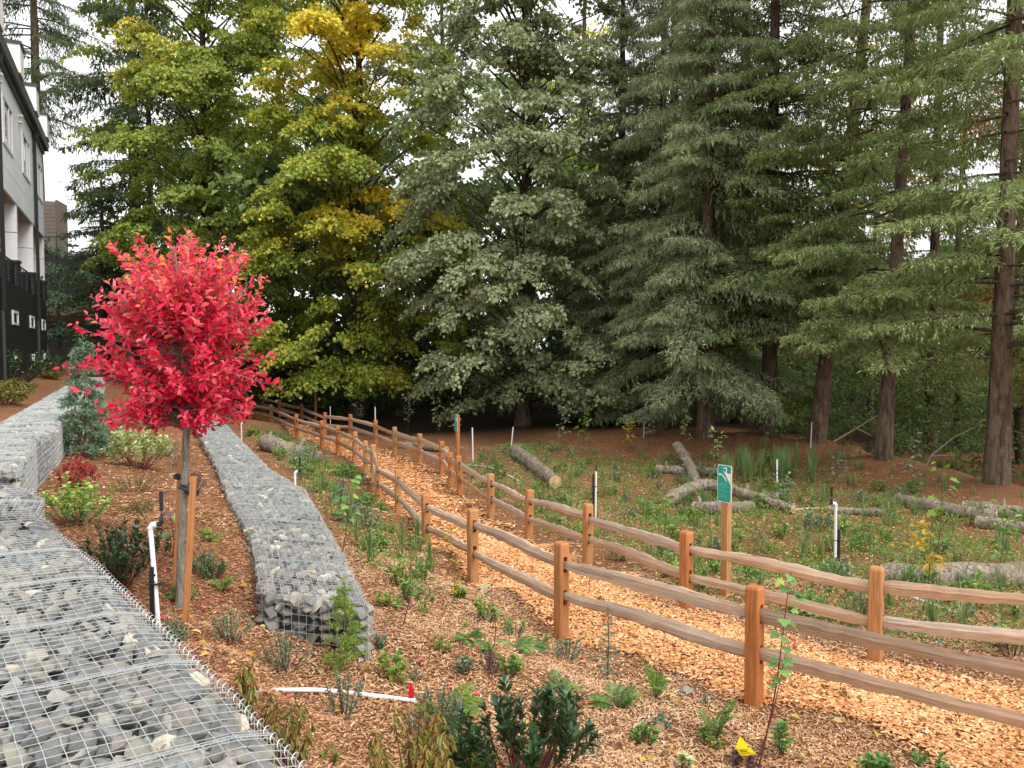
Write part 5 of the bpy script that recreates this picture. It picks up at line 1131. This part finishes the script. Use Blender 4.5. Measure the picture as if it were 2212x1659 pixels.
# ------------------------------------------------------------------ repeated small plants of the meadow
tuf = [tuftg(200 + k, 34, .42, .35 + .15 * k, .004).mesh('tuft', M['grass']) for k in range(4)]
lowp = []
for k, (lf, L_, asp) in enumerate([('green', .05, .6), ('bright', .045, .7), ('green', .035, .4), ('bluegreen', .04, .5), ('weed', .05, .6)]):
    W, X = bushg(300 + k, .3, .34, 12, 12, L_, asp, 'up', vm=.45); W.addg(leafgeo(X)); W.F = [(F, 0 if i < len(W.F) - 1 else 1) for i, (F, m) in enumerate(W.F)]
    nW = len(W.F) - 2; W.F = [(F, 1 if i >= len(W.F) - 2 and F.shape[1] == 4 and i >= 12 else 0) for i, (F, m) in enumerate(W.F)]
    lowp.append(W.mesh('weed', [M['twig'], M[lf]]))
rng = np.random.default_rng(5)
FIELD = np.array([at(u, v)[:2] for u, v in [(1010, 1010), (1100, 960), (1300, 985), (1560, 985), (1760, 1000), (1900, 1050), (2212, 1125), (2230, 1420), (1905, 1400), (1500, 1285), (1290, 1190), (1160, 1140), (1075, 1090), (1010, 1050)]])
STRIP = np.array([at(u, v)[:2] for u, v in [(520, 935), (640, 965), (700, 985), (770, 1030), (805, 1080), (850, 1150), (920, 1210), (930, 1290), (840, 1290), (760, 1180), (690, 1090), (640, 1030), (600, 990), (500, 920)]])
OPEN = np.array([at(u, v)[:2] for u, v in [(930, 1290), (1190, 1400), (1600, 1540), (1700, 1600), (1700, 1655), (700, 1655), (820, 1440), (830, 1300)]])
BANK = np.array([at(u, v)[:2] for u, v in [(1500, 950), (1765, 965), (1910, 1000), (2212, 1070), (2212, 1105), (1900, 1040), (1750, 1000)]])
def scatter(polyg, n, power=1.0):
    lo, hi = polyg.min(0), polyg.max(0); out = []
    while len(out) < n:
        q = lo + (hi - lo) * rng.random(2)
        if rng.random() > min(1, (9 / q[1]) ** power * 1.3): continue
        if inside(polyg, np.array([q[0]]), np.array([q[1]]))[0]: out.append(q)
    return out
def spot(me, q, name, label, cat, grp, s):
    link(name, me, None, (q[0], q[1], g1(*q) - .01), (rng.normal(0, .08), rng.normal(0, .08), rng.random() * 6.28), (s * rng.uniform(.8, 1.2), s * rng.uniform(.8, 1.2), s), label=label, cat=cat, group=grp)
KIND = ['mid green oval leaved', 'bright green broad leaved', 'narrow leaved green', 'blue green leaved', 'olive tinted']
TK = ['upright', 'slightly spreading', 'spreading', 'wide arching']
def where(q): return ('close behind the far fence' if q[1] < 9.5 else 'in the near half of the meadow' if q[1] < 13 else 'among the logs in the meadow' if q[1] < 17 else 'at the shaded back of the meadow') + (', right side' if q[0] / q[1] > .42 else ', left side' if q[0] / q[1] < .12 else '')
def where2(q): return 'beside the nearer half of the long gabion wall' if q[1] < 14 else 'beside the farther half of the long gabion wall'
for q in scatter(FIELD, 150, .8): k_ = int(rng.integers(4)); spot(tuf[k_], q, 'rush_tuft', TK[k_] + ' dark green rush tuft ' + where(q), 'rush', 'rush tufts in the meadow', rng.uniform(.7, 1.3))
for q in scatter(FIELD, 170, .8): k_ = int(rng.integers(5)); spot(lowp[k_], q, 'meadow_weed', KIND[k_] + ' low weed ' + where(q), 'weed', 'leafy weeds in the meadow', rng.uniform(.6, 1.5))
for q in scatter(STRIP, 36, .6): k_ = int(rng.integers(4)); spot(tuf[k_], q, 'rush_tuft', TK[k_] + ' rush tuft ' + where2(q), 'rush', 'rush tufts beside the long gabion wall', rng.uniform(.8, 1.4))
for q in scatter(STRIP, 70, .6): k_ = int(rng.integers(5)); spot(lowp[k_], q, 'leafy_weed', KIND[k_] + ' plant ' + where2(q), 'plant', 'leafy plants beside the long gabion wall', rng.uniform(.7, 1.5))
for q in scatter(BANK, 44, .2): spot(tuf[rng.integers(2)], q, 'bank_tuft', 'tiny dark tuft dotted over the bare mulch bank', 'tuft', 'tufts on the mulch bank', rng.uniform(.6, .9))
for q in scatter(OPEN, 22, .2): k_ = int(rng.integers(5)); spot(lowp[k_], q, 'mulch_seedling', 'tiny ' + KIND[k_] + ' seedling in the open mulch below the near fence', 'seedling', 'tiny seedlings in the open mulch', rng.uniform(.3, .55))
for (u, v) in [(720, 1290), (800, 1215), (865, 1210), (930, 1235), (905, 1180), (690, 1180)]: spot(tuf[1], at(u, v)[:2], 'rush_tuft', 'rush tuft growing between the long gabion wall and the near fence', 'rush', 'rush tufts beside the long gabion wall', 1.35)
gg = Geo()
for k in range(26): 
    p = at(rng.uniform(1560, 1765), rng.uniform(1012, 1045)); T = tuftg(400 + k, 60, .75, .35, .006); gg.addg(T, np.block([[np.eye(3), p[:, None]], [np.zeros((1, 3)), 1]]))
gg.obj('tall_grass', M['grass'], kind='stuff', label='patch of tall green rushes in front of the mulch bank')
# green haze of tiny ground cover
Q = np.array(scatter(FIELD, 3000, .9) + scatter(STRIP, 500, .5)); k = len(Q); m = 13; w = rng.normal(0, .10, (k, m, 2)); XY = (Q[:, None] + w).reshape(-1, 2); n = len(XY)
Z = g(XY[:, 0], XY[:, 1]) + rng.random(n) * .14; L = rng.uniform(.03, .07, n)
Geo().add(*leaves(np.column_stack([XY, Z]), rng.normal(0, 1, (n, 3)) + (0, 0, .5), rng.normal(0, .5, (n, 3)) + (0, 0, 1), L, L * .5), v=np.repeat(np.clip(np.repeat(rng.normal(.45, .2, k), m) + rng.normal(0, .1, n), 0, 1), 4)).obj('ground_cover', M['weed'], kind='stuff', label='scattered tiny green ground cover in the meadow mulch')
# hedge plants at the foot of the town house and litter
for i, (u, v, s, lab) in enumerate([(20, 812, 1.2, 'dark green shrub at the foot of the black wall, leftmost'), (62, 800, 1.1, 'dark shrub under the second low wall light'), (92, 792, 1.0, 'dark shrub at the far corner of the black wall'), (40, 842, .5, 'yellowish low shrub on the red mulch behind the raised wall'), (110, 808, .5, 'small yellowish shrub near the end of the raised wall'), (10, 862, .6, 'low brownish shrub at the left edge behind the raised wall')]):
    plant(u, v, 'wall_shrub', 'shrub', lab, *bushg(500 + i, s, s * 2.2, 40, 22, .11, .5, 'rand', six=False, s0=.3, vm=.4), 'twig', 'olive' if i >= 3 else 'dark_leaf', p=at(u, v + 10))
n = 260; U = rng.normal(0, 1, (n, 2)) * [1.2, 1.4] + tb_[:2]; ok = mulch_ok(U[:, 0], U[:, 1]) & (U[:, 1] > 3.5); U = U[ok]; n = len(U); L = rng.uniform(.03, .06, n)
Geo().add(*leaves(np.column_stack([U, g(U[:, 0], U[:, 1]) + .03]), rng.normal(0, 1, (n, 3)) * (1, 1, .15), rng.normal(0, .3, (n, 3)) + (0, 0, 1), L, L * .5, True), v=np.repeat(rng.random(n), 6)).obj('fallen_leaves', M['red_leaf'], kind='stuff', label='fallen crimson leaves on the mulch round the staked tree')
n = 900; rq = np.random.default_rng(8); Yq = 5 + 22 * rq.random(n) ** 1.5; Xq = Yq * rq.uniform(-.45, .66, n); L = rq.uniform(.04, .09, n)
okq = mulch_ok(Xq, Yq) | inpath(Xq, Yq); Xq, Yq, L = Xq[okq], Yq[okq], L[okq]; n = len(L)
Geo().add(*leaves(np.column_stack([Xq, Yq, g(Xq, Yq) + .045]), rq.normal(0, 1, (n, 3)) * (1, 1, .2), rq.normal(0, .4, (n, 3)) + (0, 0, 1), L, L * .7, True), v=np.repeat(rq.random(n), 6)).obj('leaf_litter', M['litter'], kind='stuff', label='yellow and brown fallen leaves scattered over path and mulch')
# stones lying on the mulch
for i, (u, v, s, lab) in enumerate([(1483, 1497, .07, 'pale angular stone on the mulch in front of the near fence'), (1424, 1572, .06, 'grey stone beside a bluish seedling'), (1400, 1560, .035, 'small pale stone left of the grey stone'), (1240, 1470, .03, 'flat grey stone chip in the open mulch')]):
    p = at(u, v); link('stone', ROCKM[i + 3], None, (p[0], p[1], p[2] + s * .35), (.2, .1, i), (s, s, s * .8), label=lab, cat='stone')
# marker flags
def flag(u, vtop, vbot, w, col, label, vb, shape):
    p = at(u, vb); s = (vb - vtop) / FX * p[1]; root = thing('marker_flag', label, 'flag', tuple(p)); G = Geo(); gt(G, [(0, 0, -.05), (0, 0, s)], .0015, 4); G.obj('wire', M['black'], root)
    h = (vbot - vtop) / FX * p[1]; F_ = Geo()
    if shape == 'kite': pts = [(0, s), (w * .9, s - h * .85), (w * .1, s - h), (-w * .25, s - h * .55)]
    elif shape == 'thin': pts = [(0, s), (w * .5, s - h * .5), (w * .45, s - h), (-w * .3, s - h * .95), (-w * .2, s - h * .4)]
    V = [(x, -.004 + .01 * math.sin(x * 40), z) for x, z in pts]; B = [(x, y + .0015, z) for x, y, z in V]; n = len(V)
    F_.add(V + B, [(i, (i + 1) % n, n + (i + 1) % n, n + i) for i in range(n)]); F_.F.append((np.array([list(range(n))]), 0)); F_.F.append((np.array([list(range(n, 2 * n))[::-1]]), 0))
    o = F_.obj('flag', M[col], root)
    if shape == 'kite':
        q = Geo(); zc = s - h * .55
        for k in range(3): q.addVF(box(w * .02, w * .42, -.0125, -.012, zc - .012 - k * .008, zc - .0095 - k * .008))
        q.addVF(box(w * .42, w * .5, -.0125, -.012, zc + .004, zc + .012)); q.obj('printing', M['black'], o)
M['yflag'] = plain('yellow_flag', (.80, .62, .01), .5); M['rflag'] = plain('red_flag', (.62, .01, .03), .5)
flag(1597, 1585, 1632, .13, 'yflag', 'yellow marker flag in the mulch left of the maroon sapling', 1665, 'kite')
flag(887, 1468, 1508, .05, 'rflag', 'red marker flag behind the white pipe', 1535, 'thin')
flag(1927, 1170, 1180, .05, 'yflag', 'small yellow marker flag in the meadow', 1190, 'thin')
flag(2028, 1376, 1390, .05, 'teal', 'tiny green marker flag at the foot of the tall riser', 1400, 'thin')
print('TRIS total', TOTAL[0])
